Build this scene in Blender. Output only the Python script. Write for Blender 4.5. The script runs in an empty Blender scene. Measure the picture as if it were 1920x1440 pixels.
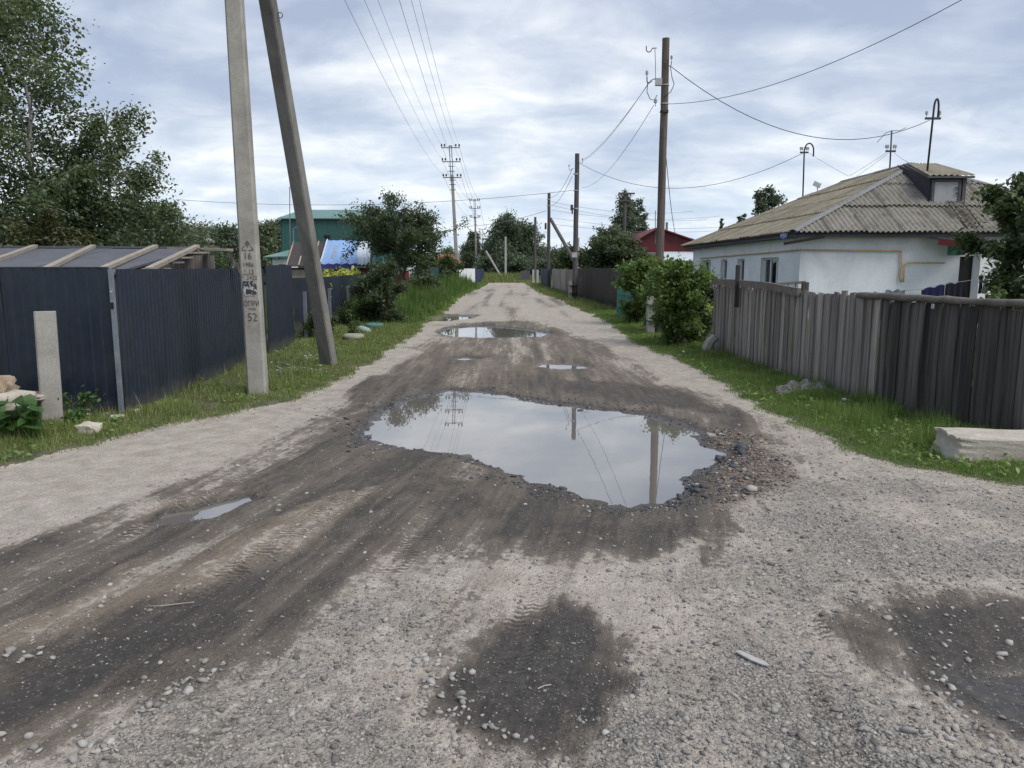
import bpy, bmesh, math, random
import numpy as np
from math import radians, sin, cos, pi
from mathutils import Vector, Matrix

# ------------------------------------------------------------------ camera
EYE = 1.65                     # eye height in metres
FOC = 1430.0                   # focal length in pixels of the 1920 px wide photograph
PITCH = math.atan(217.0 / FOC)
scene = bpy.context.scene
cd = bpy.data.cameras.new('camera')
cam = bpy.data.objects.new('camera', cd)
scene.collection.objects.link(cam)
cd.sensor_width = 36.0
cd.lens = 36.0 * FOC / 1920.0
cd.clip_start = 0.05
cd.clip_end = 5000
cam.location = (0, 0, EYE)
cam.rotation_euler = (pi / 2 - PITCH, 0, 0)
scene.camera = cam
scene.render.resolution_x = 1024
scene.render.resolution_y = 768

# ------------------------------------------------------------------ sky
SUN_EL, SUN_AZ = radians(52), radians(125)      # azimuth clockwise from +Y
world = bpy.data.worlds.new('World')
scene.world = world
world.use_nodes = True
wn, wl = world.node_tree.nodes, world.node_tree.links
wn.clear()
def wnode(t, **k):
    n = wn.new(t)
    for a, b in k.items(): setattr(n, a, b)
    return n
def wmath(op, a, b=None):
    n = wnode('ShaderNodeMath', operation=op)
    for i, v in enumerate((a, b)):
        if v is None: continue
        if isinstance(v, (int, float)): n.inputs[i].default_value = v
        else: wl.new(v, n.inputs[i])
    return n.outputs[0]
w_out = wnode('ShaderNodeOutputWorld')
w_tc = wnode('ShaderNodeTexCoord')
w_sep = wnode('ShaderNodeSeparateXYZ')
wl.new(w_tc.outputs['Generated'], w_sep.inputs[0])
w_z = wmath('MAXIMUM', w_sep.outputs[2], 0.0)
w_den = wmath('ADD', w_z, 0.24)
w_px = wmath('DIVIDE', w_sep.outputs[0], w_den)
w_py = wmath('DIVIDE', w_sep.outputs[1], w_den)
w_p = wnode('ShaderNodeCombineXYZ')
wl.new(w_px, w_p.inputs[0]); wl.new(w_py, w_p.inputs[1]); w_p.inputs[2].default_value = 3.7
def wnoise(scale, detail, rough, off=(0, 0, 0), sc=(1, 1, 1), dist=0.0):
    m = wnode('ShaderNodeMapping')
    m.inputs['Location'].default_value = off
    m.inputs['Scale'].default_value = sc
    wl.new(w_p.outputs[0], m.inputs[0])
    n = wnode('ShaderNodeTexNoise')
    n.inputs['Scale'].default_value = scale
    n.inputs['Detail'].default_value = detail
    n.inputs['Roughness'].default_value = rough
    n.inputs['Distortion'].default_value = dist
    wl.new(m.outputs[0], n.inputs[0])
    return n.outputs[0]
def wramp(fac, stops):
    r = wnode('ShaderNodeValToRGB')
    e = r.color_ramp.elements
    while len(e) > 1: e.remove(e[-1])
    e[0].position = stops[0][0]; e[0].color = (*stops[0][1], 1)
    for p, c in stops[1:]:
        q = e.new(p); q.color = (*c, 1)
    wl.new(fac, r.inputs[0])
    return r.outputs[0]
def wmix(fac, a, b):
    n = wnode('ShaderNodeMix', data_type='RGBA')
    for s, v in ((n.inputs[0], fac), (n.inputs[6], a), (n.inputs[7], b)):
        if isinstance(v, (int, float)): s.default_value = v
        elif isinstance(v, tuple): s.default_value = (*v, 1)
        else: wl.new(v, s)
    return n.outputs[2]
n_big = wnoise(1.5, 3, 0.5, (11.3, 4.1, 0), (0.8, 1.0, 1))
n_fine = wnoise(4.4, 8, 0.57, (3.3, 9.7, 0), (0.75, 1.0, 1), 0.3)
n_sum = wmath('ADD', wmath('MULTIPLY', n_big, 0.56), wmath('MULTIPLY', n_fine, 0.44))
n_sum = wmath('SUBTRACT', n_sum, wmath('MULTIPLY', wmath('SUBTRACT', wmath('MINIMUM', w_z, 0.40), 0.13), 0.20))   # the deck is thicker overhead
# overcast layer: slate-blue bellies, pale grey tops, a few bright rifts
c_cloud = wramp(n_sum, [(0.37, (0.222, 0.259, 0.345)), (0.45, (0.292, 0.330, 0.408)),
                        (0.51, (0.368, 0.402, 0.462)), (0.565, (0.455, 0.48, 0.518)), (0.63, (0.59, 0.602, 0.618))])
# the layer thins to pale blue towards the horizon
w_h = wramp(w_z, [(0.0, (1, 1, 1)), (0.05, (0.80, 0.80, 0.80)), (0.12, (0.40, 0.40, 0.40)), (0.24, (0.10, 0.10, 0.10)), (0.36, (0, 0, 0))])
c_low = wramp(n_fine, [(0.38, (0.375, 0.445, 0.53)), (0.52, (0.435, 0.49, 0.55)), (0.64, (0.53, 0.565, 0.60))])
c_all = wmix(w_h, c_cloud, c_low)
bg_cloud = wnode('ShaderNodeBackground'); bg_cloud.inputs[1].default_value = 1.0
wl.new(c_all, bg_cloud.inputs[0])
sky = wnode('ShaderNodeTexSky', sky_type='NISHITA', sun_disc=False)
sky.sun_elevation = SUN_EL; sky.sun_rotation = SUN_AZ
bg_sky = wnode('ShaderNodeBackground'); bg_sky.inputs[1].default_value = 0.05
wl.new(sky.outputs[0], bg_sky.inputs[0])
w_mix = wnode('ShaderNodeMixShader'); w_mix.inputs[0].default_value = 0.90   # cloud cover
wl.new(bg_sky.outputs[0], w_mix.inputs[1]); wl.new(bg_cloud.outputs[0], w_mix.inputs[2])
wl.new(w_mix.outputs[0], w_out.inputs[0])

# ------------------------------------------------------------------ sun behind the overcast
sd = bpy.data.lights.new('sun', 'SUN')
sd.energy = 1.5; sd.angle = radians(35); sd.color = (1.0, 0.96, 0.90)
sun = bpy.data.objects.new('sun', sd); scene.collection.objects.link(sun)
sun.rotation_euler = Vector((sin(SUN_AZ) * cos(SUN_EL), cos(SUN_AZ) * cos(SUN_EL), sin(SUN_EL))).to_track_quat('Z', 'Y').to_euler()

vs = scene.view_settings
vs.view_transform = 'Standard'; vs.look = 'None'; vs.exposure = 0.98; vs.gamma = 1.0
vs.use_curve_mapping = False
scene.cycles.max_bounces = 6
scene.cycles.transparent_max_bounces = 8

# ------------------------------------------------------------------ pixel helpers (where things stand on the ground)
def ray(x, y):
    u, v = (x - 960) / FOC, -(y - 720) / FOC
    return (u, cos(PITCH) + v * sin(PITCH), -sin(PITCH) + v * cos(PITCH))
def G(x, y, z=0.0):
    d = ray(x, y); t = (z - EYE) / d[2]
    return (d[0] * t, d[1] * t)
def at(x, y, Y):
    d = ray(x, y); t = Y / d[1]
    return Vector((d[0] * t, Y, EYE + d[2] * t))

# ------------------------------------------------------------------ object helpers
COL = scene.collection
ORG = {}
def tag(o, label=None, cat=None, group=None, kind=None):
    if label: o['label'] = label
    if cat: o['category'] = cat
    if group: o['group'] = group
    if kind: o['kind'] = kind
    return o
def thing(name, label, cat, loc, group=None):
    o = bpy.data.objects.new(name, None)
    o.empty_display_size = 0.2
    COL.objects.link(o); o.location = loc; ORG[o] = Vector(loc)
    return tag(o, label, cat, group)
def place(name, me, parent=None, loc=None, rot=None, scale=None):
    o = bpy.data.objects.new(name, me); COL.objects.link(o)
    if parent is not None: o.parent = parent
    base = ORG.get(parent, Vector((0, 0, 0)))
    if loc is not None: o.location = Vector(loc) - base
    if rot is not None: o.rotation_euler = rot
    if scale is not None: o.scale = scale
    ORG[o] = Vector(loc) if loc is not None else base
    return o
def np_mesh(name, V, F, mat=None, smooth=False):
    V = np.asarray(V, dtype=np.float32); F = np.asarray(F, dtype=np.int32)
    me = bpy.data.meshes.new(name)
    k = F.shape[1]
    me.vertices.add(len(V)); me.vertices.foreach_set('co', V.ravel())
    me.loops.add(F.size); me.loops.foreach_set('vertex_index', F.ravel())
    me.polygons.add(len(F))
    me.polygons.foreach_set('loop_start', np.arange(0, F.size, k, dtype=np.int32))
    me.polygons.foreach_set('loop_total', np.full(len(F), k, dtype=np.int32))
    if smooth: me.polygons.foreach_set('use_smooth', np.ones(len(F), dtype=bool))
    me.update(calc_edges=True)
    if mat: me.materials.append(mat)
    return me
class MB:
    """collects pieces of ONE part in world coordinates"""
    def __init__(s): s.v, s.f = [], []
    def add(s, V, F):
        n = len(s.v); s.v += [tuple(p) for p in V]; s.f += [tuple(i + n for i in f) for f in F]; return s
    def box(s, c, size, rot=None, taper=None):
        hx, hy, hz = size[0] / 2, size[1] / 2, size[2] / 2
        P = []
        for z in (-hz, hz):
            t = 1.0 if (z < 0 or taper is None) else taper
            for x, y in ((-hx, -hy), (hx, -hy), (hx, hy), (-hx, hy)): P.append(Vector((x * t, y * t, z)))
        if rot is not None:
            R = rot if isinstance(rot, Matrix) else Matrix.Rotation(rot, 3, 'Z')
            P = [R @ p for p in P]
        c = Vector(c)
        return s.add([p + c for p in P], [(3, 2, 1, 0), (4, 5, 6, 7), (0, 1, 5, 4), (1, 2, 6, 5), (2, 3, 7, 6), (3, 0, 4, 7)])
    def beam(s, a, b, w, h, up=(0, 0, 1)):
        a, b = Vector(a), Vector(b); d = (b - a).normalized()
        u = Vector(up)
        if abs(d.dot(u)) > 0.97: u = Vector((0, 1, 0))
        r = d.cross(u).normalized(); u = r.cross(d)
        P = [q + r * (sx * w / 2) + u * (sz * h / 2) for q in (a, b) for sx, sz in ((-1, -1), (1, -1), (1, 1), (-1, 1))]
        return s.add(P, [(3, 2, 1, 0), (4, 5, 6, 7), (0, 1, 5, 4), (1, 2, 6, 5), (2, 3, 7, 6), (3, 0, 4, 7)])
    def tube(s, pts, rad, n=6, cap=True):
        pts = [Vector(p) for p in pts]
        if isinstance(rad, (int, float)): rad = [rad] * len(pts)
        V, F = [], []
        prev = None
        for i, p in enumerate(pts):
            d = (pts[min(i + 1, len(pts) - 1)] - pts[max(i - 1, 0)])
            d = d.normalized() if d.length > 1e-9 else Vector((0, 0, 1))
            if prev is None:
                u = Vector((0, 0, 1)) if abs(d.z) < 0.9 else Vector((1, 0, 0))
            else: u = prev
            r = d.cross(u)
            if r.length < 1e-6: r = d.cross(Vector((0.3, 1, 0.2)))
            r.normalize(); u = r.cross(d).normalized(); prev = u
            for k in range(n):
                a = 2 * pi * k / n
                V.append(p + (r * cos(a) + u * sin(a)) * rad[i])
        for i in range(len(pts) - 1):
            for k in range(n):
                F.append((i * n + k, i * n + (k + 1) % n, (i + 1) * n + (k + 1) % n, (i + 1) * n + k))
        if cap:
            F.append(tuple(range(n - 1, -1, -1))); F.append(tuple((len(pts) - 1) * n + k for k in range(n)))
        return s.add(V, F)
    def lathe(s, c, prof, n=10, axis=None):
        c = Vector(c); V, F = [], []
        R = Vector(axis).to_track_quat('Z', 'Y').to_matrix() if axis is not None else None
        for r, z in prof:
            for k in range(n):
                p = Vector((r * cos(2 * pi * k / n), r * sin(2 * pi * k / n), z))
                V.append((R @ p if R else p) + c)
        m = len(prof)
        for i in range(m - 1):
            for k in range(n): F.append((i * n + k, i * n + (k + 1) % n, (i + 1) * n + (k + 1) % n, (i + 1) * n + k))
        F.append(tuple(range(n - 1, -1, -1))); F.append(tuple((m - 1) * n + k for k in range(n)))
        return s.add(V, F)
    def poly(s, P, thick, nrm):
        """flat polygon given a thickness along nrm"""
        P = [Vector(p) for p in P]; nrm = Vector(nrm).normalized() * thick; n = len(P)
        V = P + [p + nrm for p in P]
        F = [tuple(range(n - 1, -1, -1)), tuple(range(n, 2 * n))] + [(i, (i + 1) % n, n + (i + 1) % n, n + i) for i in range(n)]
        return s.add(V, F)
    def build(s, name, mat, parent=None, smooth=False, bevel=0.0):
        if parent is None:
            a = np.array(s.v); org = Vector((float(a[:, 0].mean()), float(a[:, 1].mean()), float(a[:, 2].min())))
        else: org = ORG[parent]
        me = bpy.data.meshes.new(name)
        me.from_pydata([tuple(Vector(p) - org) for p in s.v], [], s.f)
        if bevel:
            bm = bmesh.new(); bm.from_mesh(me)
            bmesh.ops.recalc_face_normals(bm, faces=bm.faces)
            bmesh.ops.bevel(bm, geom=list(bm.edges), offset=bevel, segments=1, affect='EDGES')
            bm.to_mesh(me); bm.free()
        else:
            bm = bmesh.new(); bm.from_mesh(me); bmesh.ops.recalc_face_normals(bm, faces=bm.faces); bm.to_mesh(me); bm.free()
        if smooth:
            for p in me.polygons: p.use_smooth = True
        me.materials.append(mat)
        o = bpy.data.objects.new(name, me); COL.objects.link(o)
        if parent is None: o.location = org
        else: o.parent = parent
        ORG[o] = org
        return o

# ------------------------------------------------------------------ numpy noise
def _hash(ix, iy, s):
    n = (ix.astype(np.int64) * 374761393 + iy.astype(np.int64) * 668265263 + s * 1274126177) & 0xffffffff
    n = ((n ^ (n >> 13)) * 1103515245 + 12345) & 0xffffffff
    n = ((n ^ (n >> 16)) * 2246822519) & 0xffffffff
    return ((n ^ (n >> 15)) & 0xffffff) / float(0xffffff)
def vnoise(x, y, s=0):
    ix, iy = np.floor(x), np.floor(y)
    fx, fy = x - ix, y - iy
    fx = fx * fx * (3 - 2 * fx); fy = fy * fy * (3 - 2 * fy)
    a, b = _hash(ix, iy, s), _hash(ix + 1, iy, s)
    c, d = _hash(ix, iy + 1, s), _hash(ix + 1, iy + 1, s)
    return (a * (1 - fx) + b * fx) * (1 - fy) + (c * (1 - fx) + d * fx) * fy
def fbm(x, y, o=4, s=0, g=0.5):
    t, a, n = 0.0, 1.0, 0.0
    for k in range(o):
        t = t + a * vnoise(x * 2 ** k + 17.3 * k, y * 2 ** k - 9.1 * k, s + k); n += a; a *= g
    return t / n
def smooth(x, a, b):
    t = np.clip((x - a) / (b - a), 0, 1); return t * t * (3 - 2 * t)
def poly_sdf(X, Y, P):
    """signed distance to a polygon, negative inside"""
    d = np.full(X.shape, 1e9); ins = np.zeros(X.shape, bool); n = len(P)
    for i in range(n):
        ax, ay = P[i]; bx, by = P[(i + 1) % n]
        ex, ey = bx - ax, by - ay
        wx, wy = X - ax, Y - ay
        t = np.clip((wx * ex + wy * ey) / (ex * ex + ey * ey + 1e-12), 0, 1)
        d = np.minimum(d, (wx - ex * t) ** 2 + (wy - ey * t) ** 2)
        c = ((ay > Y) != (by > Y)) & (X < (bx - ax) * (Y - ay) / (by - ay + 1e-12) + ax)
        ins ^= c
    return np.where(ins, -1, 1) * np.sqrt(d)
# ------------------------------------------------------------------ materials
def new_mat(name):
    m = bpy.data.materials.new(name); m.use_nodes = True
    nt = m.node_tree; nt.nodes.clear()
    out = nt.nodes.new('ShaderNodeOutputMaterial')
    b = nt.nodes.new('ShaderNodeBsdfPrincipled')
    nt.links.new(b.outputs[0], out.inputs[0])
    return m, nt, b, out
class NT:
    def __init__(s, nt): s.nt = nt
    def n(s, t, **k):
        q = s.nt.nodes.new(t)
        for a, b in k.items(): setattr(q, a, b)
        return q
    def put(s, sock, v):
        if v is None: return
        if isinstance(v, (int, float)): sock.default_value = v
        elif isinstance(v, (tuple, list)):
            sock.default_value = (*v, 1) if (len(v) == 3 and len(sock.default_value) == 4) else v
        else: s.nt.links.new(v, sock)
    def math(s, op, a, b=None, clamp=False):
        q = s.n('ShaderNodeMath', operation=op, use_clamp=clamp); s.put(q.inputs[0], a); s.put(q.inputs[1], b); return q.outputs[0]
    def mix(s, f, a, b, mode='MIX'):
        q = s.n('ShaderNodeMix', data_type='RGBA', blend_type=mode); q.clamp_factor = True
        s.put(q.inputs[0], f); s.put(q.inputs[6], a); s.put(q.inputs[7], b); return q.outputs[2]
    def ramp(s, f, stops, interp='LINEAR'):
        q = s.n('ShaderNodeValToRGB'); e = q.color_ramp.elements; q.color_ramp.interpolation = interp
        while len(e) > 1: e.remove(e[-1])
        def c4(c): return (c, c, c, 1) if isinstance(c, (int, float)) else (*c, 1)
        e[0].position = stops[0][0]; e[0].color = c4(stops[0][1])
        for p, c in stops[1:]:
            z = e.new(p); z.color = c4(c)
        s.put(q.inputs[0], f); return q.outputs[0]
    def noise(s, co, scale, detail=4, rough=0.55, dist=0.0):
        q = s.n('ShaderNodeTexNoise'); s.put(q.inputs['Vector'], co)
        q.inputs['Scale'].default_value = scale; q.inputs['Detail'].default_value = detail
        q.inputs['Roughness'].default_value = rough; q.inputs['Distortion'].default_value = dist
        return q.outputs[0]
    def voro(s, co, scale, feature='F1', rnd=1.0):
        q = s.n('ShaderNodeTexVoronoi', feature=feature); s.put(q.inputs['Vector'], co)
        q.inputs['Scale'].default_value = scale; q.inputs['Randomness'].default_value = rnd
        return q
    def bump(s, h, strength, dist=0.02, normal=None):
        q = s.n('ShaderNodeBump'); q.inputs['Strength'].default_value = strength
        q.inputs['Distance'].default_value = dist; s.put(q.inputs['Height'], h); s.put(q.inputs['Normal'], normal); return q.outputs[0]
    def coord(s, stretch=(1, 1, 1), objvar=True):
        t = s.n('ShaderNodeTexCoord'); m = s.n('ShaderNodeMapping'); s.put(m.inputs[0], t.outputs['Object'])
        m.inputs['Scale'].default_value = stretch
        if objvar:
            oi = s.n('ShaderNodeObjectInfo')
            cx = s.n('ShaderNodeCombineXYZ'); s.put(cx.inputs[0], s.math('MULTIPLY', oi.outputs['Random'], 37.0))
            s.put(cx.inputs[1], s.math('MULTIPLY', oi.outputs['Random'], 91.0))
            s.put(m.inputs['Location'], cx.outputs[0])
        return m.outputs[0]
def pm(name, c1, c2, scale=6, rough=0.8, bump=0.25, stretch=(1, 1, 1), stain=None, stain_amt=0.5, stain_scale=1.3, objvar=0.0,
       metal=0.0, fine=40, spec=0.4, bdist=0.01):
    m, nt, b, out = new_mat(name); k = NT(nt)
    co = k.coord(stretch)
    n1 = k.noise(co, scale, 6, 0.6)
    col = k.mix(k.ramp(n1, [(0.3, 0.0), (0.7, 1.0)]), c1, c2)
    n3 = k.noise(co, fine, 3, 0.6)
    col = k.mix(0.35, col, k.ramp(n3, [(0.3, 0.25), (0.7, 0.85)]), 'SOFT_LIGHT')
    if stain is not None:
        n2 = k.noise(co, stain_scale, 5, 0.65, 0.6)
        col = k.mix(k.math('MULTIPLY', k.ramp(n2, [(0.48, 0.0), (0.68, 1.0)]), stain_amt), col, stain)
    if objvar:
        oi = k.n('ShaderNodeObjectInfo')
        v = k.math('ADD', k.math('MULTIPLY', oi.outputs['Random'], 2 * objvar), 1 - objvar)
        hs = k.n('ShaderNodeHueSaturation'); k.put(hs.inputs['Value'], v); k.put(hs.inputs['Color'], col); col = hs.outputs[0]
    k.put(b.inputs['Base Color'], col)
    b.inputs['Roughness'].default_value = rough; b.inputs['Metallic'].default_value = metal
    b.inputs['Specular IOR Level'].default_value = spec
    if bump:
        k.put(b.inputs['Normal'], k.bump(k.math('ADD', k.math('MULTIPLY', n1, 0.6), k.math('MULTIPLY', n3, 0.4)), bump, bdist))
    return m
def leaf_mat(name, cols, trans=0.3, gloss=0.35):
    m, nt, b, out = new_mat(name); k = NT(nt)
    g = k.n('ShaderNodeNewGeometry')
    r = g.outputs['Random Per Island']
    st = [(i / max(1, len(cols) - 1), c) for i, c in enumerate(cols)]
    col = k.ramp(r, st)
    tc = k.n('ShaderNodeTexCoord')
    n = k.noise(tc.outputs['Object'], 1.6, 3, 0.6)
    col = k.mix(0.6, col, k.ramp(n, [(0.3, 0.28), (0.72, 0.75)]), 'SOFT_LIGHT')
    k.put(b.inputs['Base Color'], col)
    b.inputs['Roughness'].default_value = 0.5; b.inputs['Specular IOR Level'].default_value = gloss
    tr = k.n('ShaderNodeBsdfTranslucent'); k.put(tr.inputs[0], k.mix(0.5, col, (0.16, 0.22, 0.03), 'ADD'))
    mx = k.n('ShaderNodeMixShader'); mx.inputs[0].default_value = trans
    nt.links.new(b.outputs[0], mx.inputs[1]); nt.links.new(tr.outputs[0], mx.inputs[2]); nt.links.new(mx.outputs[0], out.inputs[0])
    return m
M = {}
M['concrete'] = pm('concrete', (0.345, 0.33, 0.295), (0.27, 0.258, 0.232), 5, 0.9, 0.5, stain=(0.13, 0.12, 0.10), stain_amt=0.65, fine=55, bdist=0.008)
M['concrete_dark'] = pm('concrete_dark', (0.255, 0.247, 0.228), (0.175, 0.168, 0.155), 4, 0.9, 0.5, (1, 1, 0.3), stain=(0.06, 0.06, 0.055), stain_amt=0.6, fine=50)
M['concrete_pale'] = pm('concrete_pale', (0.46, 0.42, 0.36), (0.33, 0.30, 0.25), 5, 0.95, 0.7, stain=(0.22, 0.19, 0.15), stain_amt=0.6, fine=45, bdist=0.015)
M['concrete_far'] = pm('concrete_far', (0.42, 0.42, 0.41), (0.32, 0.32, 0.31), 1, 0.9, 0.1)
M['rubble'] = pm('rubble', (0.42, 0.34, 0.25), (0.28, 0.22, 0.16), 9, 0.95, 0.8, stain=(0.16, 0.09, 0.06), stain_amt=0.6, stain_scale=5, bdist=0.02)
M['navy'] = pm('navy_metal', (0.0190, 0.0268, 0.0430), (0.0152, 0.0215, 0.0350), 2, 0.34, 0.03, stain=(0.04, 0.045, 0.05), stain_amt=0.35, fine=15, spec=0.35, objvar=0.08)
M['brown_metal'] = pm('brown_metal', (0.030, 0.024, 0.024), (0.023, 0.018, 0.019), 2, 0.45, 0.03, fine=15, spec=0.3, objvar=0.12)
M['red_metal'] = pm('red_metal', (0.15, 0.018, 0.022), (0.10, 0.013, 0.016), 3, 0.5, 0.05, objvar=0.1)
M['teal_metal'] = pm('teal_metal', (0.020, 0.082, 0.070), (0.017, 0.071, 0.062), 1, 0.45, 0.03)
M['teal_roof'] = pm('teal_roof', (0.12, 0.225, 0.195), (0.10, 0.195, 0.17), 1, 0.45, 0.03)
M['teal_paint'] = pm('teal_paint', (0.025, 0.17, 0.145), (0.018, 0.12, 0.105), 6, 0.7, 0.2, (1, 1, 0.2), objvar=0.15)
M['dkgreen_metal'] = pm('dark_green_metal', (0.012, 0.060, 0.062), (0.009, 0.045, 0.05), 2, 0.5, 0.05, objvar=0.1)
M['blue_metal'] = pm('blue_metal', (0.022, 0.040, 0.085), (0.018, 0.032, 0.065), 2, 0.5, 0.05, objvar=0.1)
M['steel'] = pm('steel', (0.22, 0.25, 0.29), (0.15, 0.17, 0.20), 8, 0.5, 0.1, metal=0.3)
M['dark_steel'] = pm('dark_steel', (0.045, 0.05, 0.055), (0.03, 0.033, 0.037), 8, 0.6, 0.1)
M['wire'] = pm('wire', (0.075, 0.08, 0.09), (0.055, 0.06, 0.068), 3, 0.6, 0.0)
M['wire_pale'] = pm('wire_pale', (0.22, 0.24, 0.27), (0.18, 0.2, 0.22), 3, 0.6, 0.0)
M['porcelain'] = pm('porcelain', (0.45, 0.46, 0.46), (0.33, 0.34, 0.34), 8, 0.3, 0.0)
M['porcelain_dark'] = pm('porcelain_dark', (0.07, 0.08, 0.085), (0.05, 0.055, 0.06), 8, 0.3, 0.0)
M['paint_black'] = pm('black_paint', (0.03, 0.03, 0.03), (0.15, 0.145, 0.135), 30, 0.85, 0.0)
M['paint_white'] = pm('white_paint', (0.62, 0.62, 0.60), (0.5, 0.5, 0.48), 12, 0.8, 0.1)
M['pole_wood'] = pm('pole_wood', (0.155, 0.125, 0.105), (0.085, 0.068, 0.06), 9, 0.9, 0.5, (2, 2, 0.12), stain=(0.045, 0.038, 0.035), stain_amt=0.6, stain_scale=3)
M['pole_wood_far'] = pm('pole_wood_far', (0.10, 0.092, 0.088), (0.065, 0.06, 0.058), 4, 0.9, 0.2, (2, 2, 0.2))
M['wood_light'] = pm('weathered_wood', (0.37, 0.34, 0.305), (0.15, 0.136, 0.12), 14, 0.92, 0.6, (2.5, 2.5, 0.10), stain=(0.06, 0.053, 0.047), stain_amt=0.55, stain_scale=3.0, objvar=0.30, fine=60)
M['wood_dark'] = pm('blackened_wood', (0.094, 0.086, 0.079), (0.022, 0.021, 0.021), 12, 0.9, 0.6, (2.5, 2.5, 0.10), stain=(0.17, 0.155, 0.14), stain_amt=0.65, stain_scale=3.2, objvar=0.40, fine=60)
M['wood_rail'] = pm('rail_wood', (0.185, 0.168, 0.145), (0.105, 0.094, 0.082), 10, 0.92, 0.6, (1.2, 1.2, 1.2), stain=(0.05, 0.045, 0.04), stain_amt=0.5, stain_scale=2)
M['wood_fascia'] = pm('fascia_wood', (0.10, 0.098, 0.11), (0.06, 0.058, 0.066), 8, 0.9, 0.3)
M['batten'] = pm('batten_wood', (0.36, 0.32, 0.27), (0.25, 0.22, 0.18), 9, 0.9, 0.4, objvar=0.12)
M['felt'] = pm('roofing_felt', (0.118, 0.122, 0.140), (0.088, 0.092, 0.106), 3, 0.85, 0.25, stain=(0.15, 0.15, 0.16), stain_amt=0.4)
M['slate'] = pm('asbestos_slate', (0.265, 0.248, 0.212), (0.165, 0.152, 0.128), 7, 0.95, 0.4, stain=(0.085, 0.08, 0.055), stain_amt=0.65, stain_scale=2.2, objvar=0.13, fine=30)
M['slate_moss'] = pm('mossy_slate', (0.285, 0.255, 0.19), (0.19, 0.168, 0.122), 6, 0.95, 0.4, stain=(0.09, 0.08, 0.05), stain_amt=0.6, stain_scale=2.0, objvar=0.12, fine=30)
M['ridge'] = pm('ridge_metal', (0.20, 0.20, 0.205), (0.145, 0.145, 0.15), 5, 0.7, 0.1)
M['plaster'] = pm('plaster', (0.74, 0.775, 0.79), (0.66, 0.70, 0.72), 1.6, 0.9, 0.15, stain=(0.50, 0.53, 0.54), stain_amt=0.6, stain_scale=0.8, fine=25)
M['plaster_white'] = pm('white_plaster', (0.72, 0.74, 0.74), (0.60, 0.62, 0.62), 2, 0.9, 0.15)
M['frame_white'] = pm('window_frame', (0.70, 0.72, 0.72), (0.6, 0.62, 0.62), 5, 0.5, 0.0)
M['gas_pipe'] = pm('gas_pipe', (0.62, 0.42, 0.24), (0.50, 0.33, 0.18), 8, 0.5, 0.05)
M['curtain'] = pm('curtain', (0.42, 0.44, 0.44), (0.30, 0.32, 0.33), 6, 0.9, 0.1, (6, 6, 0.3))
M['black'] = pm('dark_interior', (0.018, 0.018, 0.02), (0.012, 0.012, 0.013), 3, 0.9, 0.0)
M['hatch'] = pm('dormer_shutter', (0.34, 0.35, 0.36), (0.27, 0.275, 0.28), 3, 0.8, 0.1)
M['cheek'] = pm('dormer_wood', (0.055, 0.05, 0.062), (0.035, 0.032, 0.04), 8, 0.9, 0.3)
M['cloth_blue'] = pm('navy_cloth', (0.010, 0.012, 0.075), (0.008, 0.009, 0.05), 8, 0.9, 0.2)
M['cloth_black'] = pm('black_cloth', (0.008, 0.009, 0.02), (0.006, 0.007, 0.014), 8, 0.9, 0.2)
M['cloth_grey'] = pm('grey_cloth', (0.25, 0.27, 0.28), (0.08, 0.09, 0.10), 12, 0.9, 0.2)
M['tarp_blue'] = pm('blue_tarp', (0.24, 0.38, 0.64), (0.20, 0.33, 0.58), 3, 0.5, 0.4, (3, 1, 1), bdist=0.05)
M['tarp_navy'] = pm('navy_tarp', (0.045, 0.04, 0.20), (0.03, 0.03, 0.14), 4, 0.5, 0.4)
M['tarp_white'] = pm('white_tarp', (0.58, 0.64, 0.68), (0.42, 0.48, 0.53), 4, 0.6, 0.4, (4, 1, 1), bdist=0.05)
M['brown_roof'] = pm('brown_roof', (0.060, 0.046, 0.042), (0.042, 0.033, 0.031), 4, 0.8, 0.2)
M['orange_roof'] = pm('orange_roof', (0.30, 0.095, 0.05), (0.22, 0.075, 0.045), 3, 0.8, 0.2)
M['rubber_beige'] = pm('beige_painted_rubber', (0.30, 0.285, 0.22), (0.22, 0.21, 0.165), 6, 0.8, 0.2)
M['rubber_teal'] = pm('teal_painted_rubber', (0.07, 0.19, 0.18), (0.05, 0.14, 0.13), 6, 0.8, 0.2)
M['rubber_mint'] = pm('mint_painted_rubber', (0.26, 0.34, 0.315), (0.2, 0.27, 0.25), 6, 0.8, 0.2)
M['soil'] = pm('soil', (0.055, 0.042, 0.032), (0.035, 0.027, 0.02), 12, 0.95, 0.6)
M['plaque'] = pm('blue_plaque', (0.10, 0.16, 0.52), (0.09, 0.14, 0.46), 6, 0.5, 0.0)
M['bark'] = pm('bark', (0.075, 0.062, 0.05), (0.04, 0.034, 0.028), 9, 0.95, 0.5, (1, 1, 0.25))
M['bark_birch'] = pm('birch_bark', (0.46, 0.45, 0.42), (0.30, 0.29, 0.27), 5, 0.9, 0.3, (0.6, 0.6, 2.0), stain=(0.04, 0.035, 0.03), stain_amt=0.85, stain_scale=2.5)
M['leaf_birch'] = leaf_mat('birch_leaves', [(0.054, 0.082, 0.044), (0.082, 0.118, 0.058), (0.112, 0.152, 0.074), (0.15, 0.18, 0.085)])
M['leaf_droop'] = leaf_mat('drooping_birch_leaves', [(0.050, 0.062, 0.030), (0.075, 0.088, 0.038), (0.105, 0.110, 0.045), (0.14, 0.125, 0.05)])
M['leaf_dark'] = leaf_mat('dark_leaves', [(0.030, 0.047, 0.029), (0.046, 0.068, 0.038), (0.066, 0.090, 0.049), (0.088, 0.110, 0.058)], 0.30)
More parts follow.
